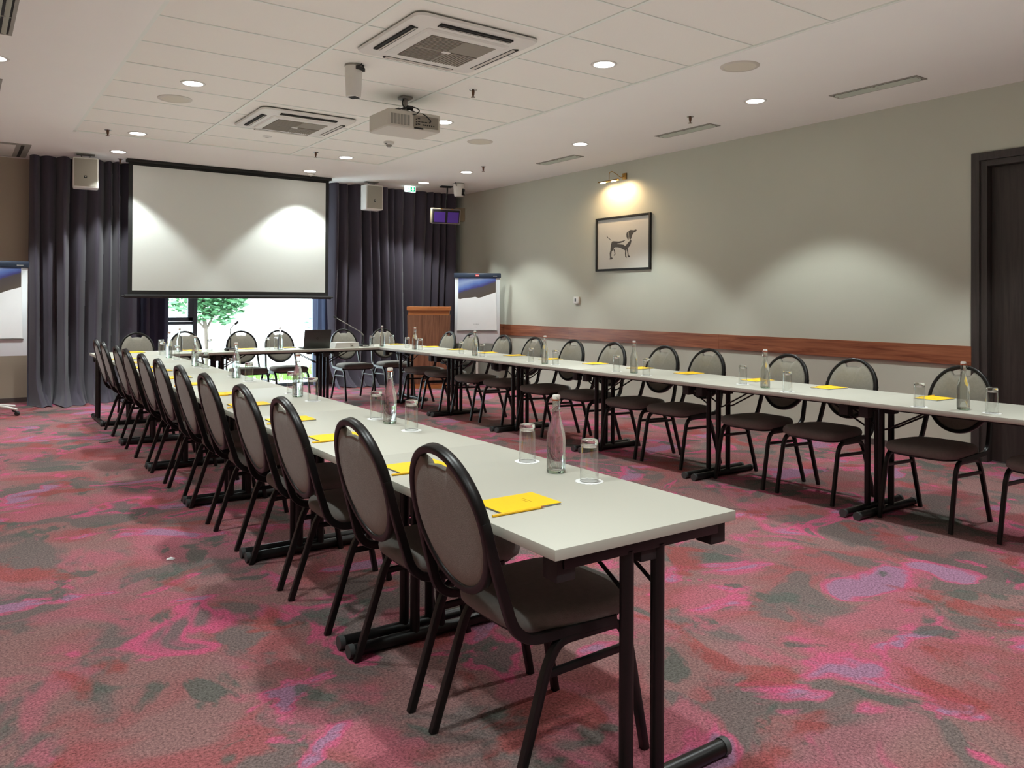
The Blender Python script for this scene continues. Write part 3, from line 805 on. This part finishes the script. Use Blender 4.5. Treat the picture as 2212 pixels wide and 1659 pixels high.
ink(b, dog([(.575, .38), (.59, .32), (.60, .26), (.595, .235), (.64, .235), (.635, .255), (.612, .27), (.605, .33), (.60, .40)]))
b.build('ink_drawing', M['artink'], pc, smooth=0)

pl = thing('picture_lamp', 'brass picture lamp lit above the dog picture', 'lamp', (XR, 7.44, 2.90))
MB().box(-.02, -.001, -.035, .035, -.03, .05, bev=.004).build('wall_plate', M['brass'], pl)
arm = [(-.012, 0, .01), (-.06, .02, -.01), (-.10, .05, .035), (-.15, .09, .075), (-.18, .105, .05), (-.18, .105, -.045)]
MB().tube(fillet(arm, .05, 6), .0045, 8).build('arm', M['brass'], pl)
sh = MB()
hs = []
for k in range(9):
    a = pi*k/8; hs.append((-.18+.024*cos(a), -.06+.02*sin(a)))
hs2 = [(-.18+.021*cos(pi*k/8), -.06+.017*sin(pi*k/8)) for k in range(8, -1, -1)]
sh.prism(hs+hs2, .36, lambda u, v, w_: Vector((u, -.06+w_, v)))
shd = sh.build('lamp_shade', M['brass'], pl)
for y in (.02, .22): MB().tube([(-.18, y-.04, -.062), (-.18, y+.04, -.062)], .009, 10).build('bulb', M['warm'], pl)
th = thing('thermostat', 'small white thermostat on the right wall below the picture', 'thermostat', (XR, 8.378, 1.33))
MB().box(-.026, -.001, -.055, .055, -.047, .047, bev=.005).build('thermostat_casing', M['white'], th)  # the thermostat's plain casing, one solid box
MB().box(-.0275, -.02, .0, .028, -.02, .022).build('display', M['capgrey'], th, smooth=0)

# ------------------------------------------------------------------ ceiling fittings
def downlight(x, y, label, first=[None]):
    if first[0] is None:
        o = thing('ceiling_downlight'); first[0] = o
        MB().lathe([(.078, -.004), (.098, -.004), (.1, -.001), (.1, 0), (.078, 0), (.078, -.004)], 28).build('trim_ring', M['white'], o)
        MB().lathe([(0, -.0025), (.079, -.0025), (.079, -.001), (0, -.001)], 28).build('lamp_disc', M['lamp'], o)
        o_kids[o.name] = kids(o)
    else: o = copy_tree(first[0])
    place(o, (x, y, ZC-(0 if (x < GX[0] or x > GX[3] or y > GY0) else -.011)), 0, label, 'downlight', 'round ceiling downlights')
DX = [1.6, 4.0, 5.78]; DY = [10.57, 9.34, 6.9, 4.5]
lights = []
colname = ['over the left row', 'over the right row', 'along the right wall']
rown = ['farthest', 'second farthest', 'third farthest', 'nearest']
for i, x in enumerate(DX):
    for j, y in enumerate(DY):
        lights.append((x, y))
        if (i, j) == (0, 3): continue
        lab = {(0, 0): 'round downlight beside the left ceiling speaker box near the screen', (0, 1): 'round downlight at the far left corner of the tile grid',
               (0, 2): 'round downlight in the left tiles next to a round speaker', (1, 0): 'round downlight just in front of the screen top edge',
               (1, 1): 'round downlight in the far right corner of the tile grid', (1, 2): 'round downlight half hidden behind the projector',
               (1, 3): 'round downlight in the tiles right of the big air conditioner', (2, 0): 'round downlight beside the green exit sign',
               (2, 1): 'round downlight beside the far sprinkler along the right wall', (2, 2): 'right-wall downlight between the two nearer slot vents above picture',
               (2, 3): 'right-wall downlight nearest the camera, between speaker and vents'}[(i, j)]
        downlight(x, y, lab)
for (x, y) in [(.22, 7.0), (.22, 4.5)]:
    lights.append((x, y))
    if y > 6: downlight(x, y, 'round downlight cut by the left edge of photo')
for x in (.22, 1.6, 4.0, 5.78):
    for y in (2.1, -.3): lights.append((x, y))
for y in (9.34, 10.57): lights.append((.22 if y < 10 else .0, y))

def round_speaker(x, y, z, label, first=[None]):
    if first[0] is None:
        o = thing('ceiling_speaker'); first[0] = o
        MB().lathe([(.118, -.007), (.14, -.006), (.146, -.002), (.146, 0), (.118, 0), (.118, -.007)], 32).build('rim', M['offw'], o)
        MB().lathe([(0, -.006), (.12, -.006), (.12, -.001), (0, -.001)], 32).build('grille', M['grille2'], o)
        o_kids[o.name] = kids(o)
    else: o = copy_tree(first[0])
    place(o, (x, y, z), 0, label, 'ceiling speaker', 'round ceiling speakers')
round_speaker(4.836, 3.906, ZC, 'round ceiling speaker nearest, above the right row at top right')
round_speaker(1.593, 7.525, ZC+.011, 'round ceiling speaker set in the left ceiling tiles')
round_speaker(4.793, 7.462, ZC, 'round ceiling speaker in the plaster right of the projector')

def sprinkler(x, y, z, label, first=[None]):
    if first[0] is None:
        o = thing('ceiling_sprinkler'); first[0] = o
        MB().lathe([(0, -.006), (.026, -.005), (.034, -.001), (.034, 0), (0, 0)], 20).build('rosette', M['steel'], o)
        MB().lathe([(0, -.06), (.006, -.055), (.011, -.04), (.014, -.01), (.012, -.005), (0, -.005)], 14).build('body', M['copper'], o)
        MB().lathe([(0, -.064), (.02, -.063), (.02, -.060), (0, -.059)], 14).build('deflector', M['copper'], o)
        o_kids[o.name] = kids(o)
    else: o = copy_tree(first[0])
    place(o, (x, y, z), 0, label, 'sprinkler', 'copper ceiling sprinklers')
sprinkler(1.31, 9.338, ZC+.011, 'copper sprinkler at the far left corner of the tiles')
sprinkler(3.566, 9.237, ZC+.011, 'copper sprinkler in the tiles above the screen right end')
sprinkler(3.589, 5.70, ZC+.011, 'copper sprinkler in the tiles right of the projector')
sprinkler(5.773, 5.251, ZC, 'copper sprinkler beside the middle slot vent along the right wall')
sprinkler(5.723, 8.826, ZC, 'copper sprinkler near the far end of the right wall')
sprinkler(1.703, 11.10, ZC, 'small dark sprinkler beside the screen top left corner')

def slot_vent(x, y, label, wd=.17, ln=.76, n=2, group='slot vents along the right wall'):
    o = thing('slot_vent', label, 'vent', (x, y, ZC), 0, group)
    b = MB()
    b.box(-wd/2, -wd/2+.022, -ln/2, ln/2, -.006, 0); b.box(wd/2-.022, wd/2, -ln/2, ln/2, -.006, 0)
    b.box(-wd/2+.022, wd/2-.022, -ln/2, -ln/2+.022, -.006, 0); b.box(-wd/2+.022, wd/2-.022, ln/2-.022, ln/2, -.006, 0)
    b.box(-wd/2+.022, wd/2-.022, -.008, .008, -.006, 0)
    b.build('frame', M['greyg'], o, smooth=0)
    MB().box(-wd/2+.02, wd/2-.02, -ln/2+.02, ln/2-.02, -.0012, -.0004).build('backing', M['dark'], o, smooth=0)
    for i in range(n):
        x0 = -wd/2+.03+(wd-.06)*(i+.5)/n
        TT = Matrix.Translation((x0, 0, -.005)) @ Matrix.Rotation(.45, 4, 'Y')
        MB().box(-.019, .019, -ln/2+.024, ln/2-.024, -.0012, .0012, mtx=TT).build('louvre', M['ventlight'], o, smooth=0)
for k, y in enumerate((3.63, 5.71, 7.83)):
    slot_vent(6.22, y, ['long ceiling slot vent nearest the camera along the right wall', 'ceiling slot vent, middle of three along the right wall', 'ceiling slot vent farthest from camera along the right wall'][k])
slot_vent(.2, 5.92, 'grey slot vent at the upper left corner of photo', .2, .82, 3, 'slot vents along the left wall')
slot_vent(.2, 8.0, 'grey slot vent just showing at the left edge of photo', .2, .72, 3, 'slot vents along the left wall')

hv = thing('ceiling_hatch', 'pale ceiling panel with dark slot above the left flip chart', 'ceiling panel', (.18, 11.2, ZC))
MB().box(-.6, .53, -.5, .47, -.012, 0, bev=.002).build('frame', M['greyg'], hv)
MB().box(-.58, .38, -.44, .42, -.016, -.01, bev=.002).build('panel', M['white'], hv)
MB().box(.43, .465, -.46, .45, -.0135, -.011).build('slot', M['dark'], hv, smooth=0)

def cassette(x, y, label):
    o = thing('ceiling_air_conditioner', label, 'air conditioner', (x, y, ZC), 0, 'ceiling cassette air conditioners')
    def rr(h, r, z, n=6):
        p = []
        for cx, cy, a0 in ((h-r, h-r, 0), (-h+r, h-r, pi/2), (-h+r, -h+r, pi), (h-r, -h+r, 3*pi/2)):
            for k in range(n+1):
                a = a0+pi/2*k/n; p.append((cx+r*cos(a), cy+r*sin(a), z))
        return p
    MB().rings([rr(.475, .07, -.0005), rr(.475, .07, -.004), rr(.466, .065, -.016), rr(.36, .05, -.034), rr(.2, .05, -.036)]).build('panel', M['white'], o, smooth=30)
    MB().rings([rr(.325, .03, -.03), rr(.325, .03, -.036), rr(.31, .03, -.046), rr(.1, .03, -.0465)]).build('intake_cover', M['white'], o, smooth=30)
    g = MB()
    n = 22
    for k in range(n):
        t_ = -.25+.5*(k+.5)/n
        g.box(-.25, -.004, t_-.006, t_+.006, -.0525, -.046); g.box(t_-.006, t_+.006, .0, .25, -.052, -.046) if t_ > .0 else None
        if t_ > 0: pass
    g.box(-.25, .25, -.25, .25, -.0485, -.046)
    g.box(-.004, .004, -.25, .25, -.0535, -.046); g.box(-.25, .25, -.004, .004, -.0535, -.046)
    g.build('intake_grille', M['grid'], o, smooth=0)
    MB().box(-.03, .03, -.02, .02, -.056, -.05, bev=.002).build('badge', M['white'], o)
    for k in range(4):
        Tz = Matrix.Rotation(pi/2*k, 4, 'Z')
        s_ = MB().box(-.28, .28, .37, .42, -.035, -.02, mtx=Tz @ Matrix.Translation((0, 0, 0)) ).build('air_slot', M['dark'], o, smooth=0)
        TT = Tz @ Matrix.Translation((0, .385, -.036)) @ Matrix.Rotation(-.35, 4, 'X')
        MB().box(-.275, .275, -.022, .012, -.002, .002, bev=.001, mtx=TT).build('flap', M['offw'], o)
    return o
cassette(2.785, 4.78, 'large white ceiling cassette air conditioner nearest the camera')
cassette(2.775, 7.76, 'white ceiling cassette air conditioner farther off, above the screen')

sd = thing('smoke_detector', 'white smoke detector below and beyond the projector', 'smoke detector', (4.0, 8.13, ZC+.011))
MB().lathe([(.06, 0), (.06, -.012), (.05, -.03), (.038, -.034), (0, -.034)], 24).build('housing', M['white'], sd)
MB().lathe([(.034, -.034), (.03, -.05), (.022, -.058), (0, -.06)], 16).build('sensor_cage', M['greyg'], sd)
MB().box(-.055, -.03, -.03, -.015, -.032, -.026).build('indicator', M['dark'], sd, smooth=0)
sd = thing('ceiling_motion_sensor', 'small white sensor on the ceiling just before the screen', 'sensor', (4.09, 10.78, ZC))
MB().lathe([(.055, 0), (.052, -.014), (.04, -.026), (0, -.032)], 24).build('housing', M['white'], sd)
MB().lathe([(.02, -.03), (.015, -.036), (0, -.038)], 14).build('lens', M['offw'], sd)
sd = thing('ceiling_button', 'tiny white round cap on the ceiling by the farther air conditioner', 'ceiling cap', (2.787, 8.661, ZC+.011))
MB().lathe([(.05, 0), (.048, -.006), (.03, -.009), (0, -.01)], 20).build('rim', M['white'], sd)
MB().lathe([(.02, -.009), (.018, -.013), (0, -.014)], 14).build('cap', M['offw'], sd)

# projector
pj = thing('projector', 'off-white ceiling projector with ports seen from behind', 'projector', (3.23, 6.25, 0), 0)
b = MB()
def prr(x0, x1, y0, y1, z, r=.03, n=4):
    p = []
    for cx, cy, a0 in ((x1-r, y1-r, 0), (x0+r, y1-r, pi/2), (x0+r*.4, y0+r*.4, pi), (x1-r*.4, y0+r*.4, 3*pi/2)):
        rr_ = r if a0 < 3 else r*.4
        for k in range(n+1):
            a = a0+pi/2*k/n; p.append((cx+rr_*cos(a), cy+rr_*sin(a), z))
    return p
b.rings([prr(-.25, .25, -.17, .2, 2.79), prr(-.256, .256, -.176, .206, 2.80), prr(-.256, .256, -.176, .206, 2.935), prr(-.24, .24, -.16, .19, 2.945)])
b.build('housing', M['offw'], pj, smooth=30)
v = MB()
for k in range(6): v.box(-.225+k*.031, -.225+k*.031+.022, -.1785, -.17, 2.815, 2.905)
v.build('exhaust_vent', M['greyg'], pj, smooth=0)
v = MB().box(-.01, .235, -.1775, -.17, 2.812, 2.915).build('port_panel', M['grid'], pj, smooth=0)
q = MB()
rnd = random.Random(3)
for k in range(3): q.box(.012, .02, -.1795, -.176, 2.83+k*.022, 2.84+k*.022)
for k in range(7): q.box(.03+k*.014, .038+k*.014, -.1795, -.176, 2.857, 2.866)
for k in range(6): q.box(.078+k*.021, .089+k*.021, -.1795, -.176, 2.832, 2.842)
q.box(.03, .052, -.1795, -.176, 2.884, 2.892); q.box(.03, .052, -.1795, -.176, 2.836, 2.844)
q.build('sockets', M['dark'], v, smooth=0)
MB().box(-.005, .085, -.179, -.17, 2.797, 2.81).build('label_strip', M['dark'], pj, smooth=0)
MB().lathe([(0, 0), (.05, 0), (.05, .025), (.04, .03), (0, .03)], 20, mtx=Matrix.Translation((.1, .2, 2.87)) @ Matrix.Rotation(-pi/2, 4, 'X')).build('lens', M['lens'], pj)
mt = MB().box(-.05, .05, -.05, .05, ZC-.012, ZC+.011, bev=.003).tube([(0, 0, 2.99), (0, 0, ZC)], .022, 12).box(-.09, .09, -.09, .09, 2.945, 2.965, bev=.003).tube([(0, 0, 2.96), (0, 0, 3.0)], .03, 12).build('ceiling_mount', M['silver'], pj)
MB().tube([(.0, -.04, 3.005), (.05, -.04, 3.005)], .02, 12).build('tilt_knob', M['blackpl'], mt)
cb = MB()
cb.tube(fillet([(-.02, -.02, 3.1), (-.05, -.03, 3.03), (-.02, -.06, 2.985), (-.13, -.1, 2.965), (-.17, -.1, 2.95)], .05, 5), .005, 6)
cb.tube(fillet([(-.14, -.12, 2.95), (-.02, -.16, 2.99), (.05, -.19, 2.96), (.005, -.2, 2.915), (-.02, -.178, 2.915)], .05, 5), .005, 6)
cb.tube(fillet([(.01, -.03, 3.0), (.04, -.1, 2.96), (.09, -.19, 2.93), (.15, -.2, 2.875), (.145, -.178, 2.862)], .04, 5), .005, 6)
cb.build('cables', M['blackpl'], pj)

def ptz(loc, rz, label, h, r0, r1):
    o = thing('conference_camera', label, 'camera', loc, rz)
    MB().lathe([(0, .0), (r0, 0), (r0, -.012), (r0*.97, -.014), (0, -.014)], 24).build('mount_plate', M['greyg'], o)
    MB().lathe([(0, -.014), (r0*.97, -.014), (r0*.98, -.06), (r0*.96, -.064), (r0*.98, -.066), (r1*1.02, -h+.012), (r1*.93, -h), (0, -h)], 28).build('housing', M['white'], o)
    return o
o = ptz((2.474, 5.64, ZC+.011), .6, 'white tapered ceiling camera seen from behind left of the projector', .245, .068, .056)
MB().box(-.032, .032, -.035, .03, -.249, -.244).build('lens_slot', M['dark'], o, smooth=0)
cb = MB(); rnd = random.Random(9)
for k in range(4):
    a = rnd.uniform(-2.2, -.9)
    cb.tube(fillet([(.066*cos(a), .066*sin(a), -.03), (.09*cos(a+.3), .09*sin(a+.3), -.03+.02*k), (.06*cos(a+.6), .06*sin(a+.6), 0)], .02, 4), .004, 6)
cb.box(-.05, .045, -.074, -.05, -.045, -.02)
cb.build('cable_plugs', M['blackpl'], o)
o = ptz((6.24, 10.3, ZC), .55, 'white dome camera on the ceiling at the far right corner', .2, .085, .07)
MB().box(-.035, .035, -.088, -.04, -.19, -.085, bev=.008).build('lens_window', M['lens'], o)
MB().lathe([(0, 0), (.02, 0), (.02, .004), (0, .004)], 16, mtx=Matrix.Translation((0, -.092, -.15)) @ FACE).build('lens_ring', M['greyg'], o)
cb = MB(); cb.tube(fillet([(-.07, 0, -.04), (-.11, -.01, -.05), (-.1, 0, 0)], .02, 4), .006, 6); cb.tube(fillet([(-.07, .0, -.05), (-.13, -.02, -.03), (-.13, 0, 0)], .02, 4), .005, 6)
cb.build('cables', M['blackpl'], o)

# infrared radiator hung in the corner
ir = thing('infrared_radiator', 'beige radiator box with two purple panels at the curtain corner', 'infrared radiator', (6.19, 10.6, 2.615), -.25)
TT = Matrix.Rotation(R(12), 4, 'X')
MB().box(-.225, .225, -.012, .10, -.115, .115, bev=.006, mtx=TT).build('casing', M['olive'], ir)
MB().box(-.225, .225, -.02, -.01, -.115, .115, mtx=TT).build('bezel', M['silver'], ir, smooth=0)
MB().box(-.212, .212, -.024, -.018, -.1, .1, mtx=TT).build('panel_recess', M['dark'], ir, smooth=0)
for x in (-.105, .11): MB().box(x-.088, x+.088, -.027, -.022, -.09, .07, mtx=TT).build('purple_panel', M['purple'], ir, smooth=0)
for x in (-.08, .09): MB().box(x-.012, x+.012, -.03, -.0, .108, .122, mtx=TT).build('clip', M['brass'], ir, smooth=0)
MB().box(.19, .33, .06, .17, -.06, .15, bev=.006).build('rear_unit', M['olive'], ir)
MB().tube(fillet([(.02, .06, .1), (.02, .08, .22), (.05, .1, .40), (.05, .1, .478)], .05, 5), .012, 10).build('hanging_bracket', M['blackpl'], ir)
MB().box(-.06, .12, .04, .16, .462, .479).build('ceiling_plate', M['blackpl'], ir, smooth=0)

# wall-box loudspeakers hung from the ceiling
def box_speaker(loc, rz, label):
    o = thing('box_loudspeaker', label, 'loudspeaker', loc, rz, 'white loudspeakers either side of the screen')
    MB().box(-.14, .14, -.1, .1, 2.665, 3.04, bev=.018, seg=3).build('cabinet', M['white'], o)
    MB().box(-.122, .122, -.104, -.095, 2.685, 3.02, bev=.003).build('grille', M['grille'], o)
    bd = MB().box(-.015, .015, -.107, -.1, 2.785, 2.815, bev=.002).build('badge', M['dark'], o)
    MB().box(-.006, .007, -.1078, -.1065, 2.797, 2.804).build('badge_mark', M['white'], bd, smooth=0)
    br = MB(); br.tube([(-.03, .03, 3.03), (-.06, .03, ZC)], .006, 6); br.tube([(.03, .03, 3.03), (.06, .03, ZC)], .006, 6); br.box(-.1, .1, -.02, .08, ZC-.012, ZC)
    br.build('bracket', M['greyg'], o, smooth=0)
box_speaker((1.30, 10.98, 0), -.12, 'white box loudspeaker left of the projection screen')
box_speaker((5.11, 10.95, 0), .0, 'white box loudspeaker right of the projection screen')

# exit sign
ex = thing('exit_sign', 'lit green and white emergency exit sign below the ceiling', 'exit sign', (5.79, 11.02, 0))
MB().box(-.09, .09, -.012, .02, 3.005, ZC, bev=.003).build('casing', M['exitw'], ex)
MB().box(-.082, -.0, -.0135, -.011, 3.018, 3.082).build('white_half', M['exitw'], ex, smooth=0)
MB().box(.0, .082, -.0135, -.011, 3.018, 3.082).build('green_half', M['exitg'], ex, smooth=0)
MB().box(-.085, .085, -.0135, -.011, 3.007, 3.016).build('green_edge', M['exitg'], ex, smooth=0)
a = MB(); F2 = lambda u, v, w_: Vector((u, -.0145+w_, v))
a.prism([(.03, 3.076), (.052, 3.076), (.052, 3.05), (.066, 3.05), (.041, 3.024), (.016, 3.05), (.03, 3.05)], .0008, F2)
a.build('down_arrow', M['exitw'], ex, smooth=0)
a = MB()
a.lathe([(0, 0), (.006, 0), (.006, .001), (0, .001)], 12, mtx=Matrix.Translation((-.03, -.0138, 3.074)) @ FACE)
for pts in ([(-.04, 3.065), (-.03, 3.068), (-.026, 3.05), (-.034, 3.044)], [(-.034, 3.048), (-.028, 3.046), (-.018, 3.036), (-.024, 3.024), (-.028, 3.026), (-.024, 3.036)],
            [(-.034, 3.046), (-.03, 3.042), (-.042, 3.028), (-.056, 3.03), (-.055, 3.034), (-.044, 3.033)], [(-.03, 3.066), (-.018, 3.058), (-.02, 3.055), (-.032, 3.06)]):
    a.prism(pts, .0008, F2)
a.build('running_figure', M['exitg'], ex, smooth=0)

# litter on the carpet
b = MB(); b.rings([[(-.02, -.01, .002), (.01, -.018, .002), (.024, .0, .002), (.004, .016, .002), (-.018, .01, .002)], [(-.018, -.008, .006), (.008, -.014, .01), (.02, .0, .005), (.004, .012, .009), (-.014, .008, .006)]])
tag(b.build('paper_scrap', M['paper'], smooth=0, loc=(.9, 4.27, 0)), 'tiny white paper scrap on the carpet left of the chairs', 'scrap')
b = MB(); b.box(-.05, .05, -.03, .03, .001, .006, bev=.001)
fs = b.build('floor_socket', M['silver'], smooth=0, loc=(1.14, 8.1, 0)); fs.rotation_euler.z = .4
tag(fs, 'small grey metal floor plate near the far left chair legs', 'floor socket')

# ------------------------------------------------------------------ outside the window
struct(MB().box(-14, 22, YB+.2, 32, -.12, -.02).build('ground_outside', M['gravel'], smooth=0))
struct(MB().box(-14, 22, 24, 24.3, -.02, 7).build('wall_outside', M['render'], smooth=0))
def leaf_cloud(b, c, r, n, rnd, size=.09, squash=.8, mi=0):
    for _ in range(n):
        while True:
            p = Vector((rnd.uniform(-1, 1), rnd.uniform(-1, 1), rnd.uniform(-1, 1)))
            if .15 < p.length < 1: break
        p = Vector(c)+Vector((p.x*r, p.y*r, p.z*r*squash))
        q = Matrix.Rotation(rnd.uniform(0, 6.3), 4, 'Z') @ Matrix.Rotation(rnd.uniform(-1.2, 1.2), 4, 'X')
        s = size*rnd.uniform(.7, 1.3)
        b._add([p+q @ Vector(v) for v in ((-s, 0, 0), (-.1*s, -.45*s, .08*s), (s, 0, 0), (-.1*s, .45*s, .08*s))], [(0, 1, 2, 3)], mi)
rnd = random.Random(12)
tr = thing('garden_tree', 'small leafy garden tree outside the window', 'tree', (3.62, 14.5, -.02))
b = MB()
b.tube([(0, 0, 0), (.01, 0, .4), (-.01, 0, .78), (-.05, 0, 1.15), (-.06, .02, 1.7)], .035, 10)
b.tube([(-.01, 0, .78), (.12, .03, 1.05), (.25, .05, 1.5)], .02, 8); b.tube([(-.01, 0, .8), (-.2, -.03, 1.02), (-.35, 0, 1.4)], .018, 8)
b.build('trunk', M['bark'], tr)
b = MB()
for cx, cz, r, n in ((0, 1.75, .72, 800), (.38, 1.42, .36, 330), (-.35, 1.35, .34, 300), (.05, 1.3, .36, 380), (.3, 1.16, .24, 150), (.5, 1.22, .2, 110), (.34, .98, .13, 40), (-.12, 1.06, .2, 80), (.1, 1.05, .16, 60)):
    leaf_cloud(b, (cx, 0, cz), r, n, rnd, .065)
b.build('foliage', M['leaf'], tr, smooth=0)
sh2 = thing('garden_shrub', 'pale green shrub outside behind the casement pane', 'shrub', (3.0, 17.5, -.02))
b = MB()
for cx, cz, r, n in ((0, 1.5, .85, 520), (-.5, 1.1, .5, 160), (.4, 1.9, .5, 160)): leaf_cloud(b, (cx, 0, cz), r, n, rnd, .075)
b.build('foliage', M['leaf2'], sh2, smooth=0)
MB().tube([(0, 0, 0), (.03, 0, .6), (0, 0, 1.5)], .03, 8).build('trunk', M['bark'], sh2)
sh3 = thing('garden_shrub', 'bluish green shrub outside at the right edge of the window', 'shrub', (6.1, 15.2, -.02))
b = MB()
for cx, cz, r, n in ((0, .9, .42, 180), (.25, 1.2, .4, 160)): leaf_cloud(b, (cx, 0, cz), r, n, rnd, .06)
b.build('foliage', M['leaf'], sh3, smooth=0)
MB().tube([(0, 0, 0), (.02, 0, .9)], .02, 8).build('stem', M['bark'], sh3)
b = MB()
for _ in range(1500):
    x, y = rnd.uniform(3.2, 5.6), rnd.uniform(12.8, 14.4)
    if abs(sin(x*2.1+y*1.3)) < .55: continue
    h = rnd.uniform(.05, .26); dx, dy = rnd.uniform(-.07, .07), rnd.uniform(-.07, .07)
    b._add([(x-.008, y, -.02), (x+.008, y, -.02), (x+dx, y+dy, h)], [(0, 1, 2)])
g = b.build('grass_tufts', M['grass'], smooth=0); g['kind'] = 'stuff'; tag(g, 'tufts of bright green grass outside the window', 'grass')

# ------------------------------------------------------------------ lights
def spot(loc, energy, angle, blend, col, rad=.05, rot=(0, 0, 0), name='downlight_beam'):
    l = bpy.data.lights.new(name, 'SPOT'); l.energy = energy; l.spot_size = angle; l.spot_blend = blend; l.color = col; l.shadow_soft_size = rad
    o = bpy.data.objects.new(name, l); COL.link(o); o.location = loc; o.rotation_euler = rot; return o
for x, y in lights:
    spot((x, y, ZC-.03), 110, R(96), .3, (.925, 1, .985), .05)
for yb in (7.40, 7.66): spot((XR-.19, yb, 2.825), 15, R(165), .7, (1, .70, .40), .03, (R(0), R(-22), 0), 'picture_lamp_beam')
u = bpy.data.lights.new('added_ceiling_fill', 'AREA'); u.shape = 'RECTANGLE'; u.size = 5.6; u.size_y = 12.5; u.energy = 64; u.color = (.89, 1, .94)  # unseen fill lamp added to brighten the ceiling, no fitting there
uo = bpy.data.objects.new('added_ceiling_fill', u); COL.link(uo); uo.location = (2.9, 3.6, 1.02); uo.rotation_euler = (pi, 0, 0)
# daylight portal in the window opening
a = bpy.data.lights.new('window_portal', 'AREA'); a.shape = 'RECTANGLE'; a.size = WX1-WX0; a.size_y = WZ1; a.cycles.is_portal = True
ao = bpy.data.objects.new('window_portal', a); COL.link(ao); ao.location = ((WX0+WX1)/2, YB+.22, WZ1/2); ao.rotation_euler = (R(-90), 0, 0)

w = bpy.data.worlds.new('daylight'); scene.world = w; w.use_nodes = True
bg = w.node_tree.nodes['Background']; bg.inputs[0].default_value = (.80, .92, 1, 1); bg.inputs[1].default_value = 11

scene.view_settings.view_transform = 'Standard'
scene.view_settings.look = 'None'
scene.view_settings.exposure = .09
cy = scene.cycles
cy.max_bounces = 8; cy.diffuse_bounces = 3; cy.transmission_bounces = 8; cy.transparent_max_bounces = 12; cy.glossy_bounces = 4
cy.caustics_refractive = False; cy.caustics_reflective = False
cy.sample_clamp_indirect = 6
cy.use_denoising = True
cy.use_adaptive_sampling = True; cy.adaptive_threshold = .04
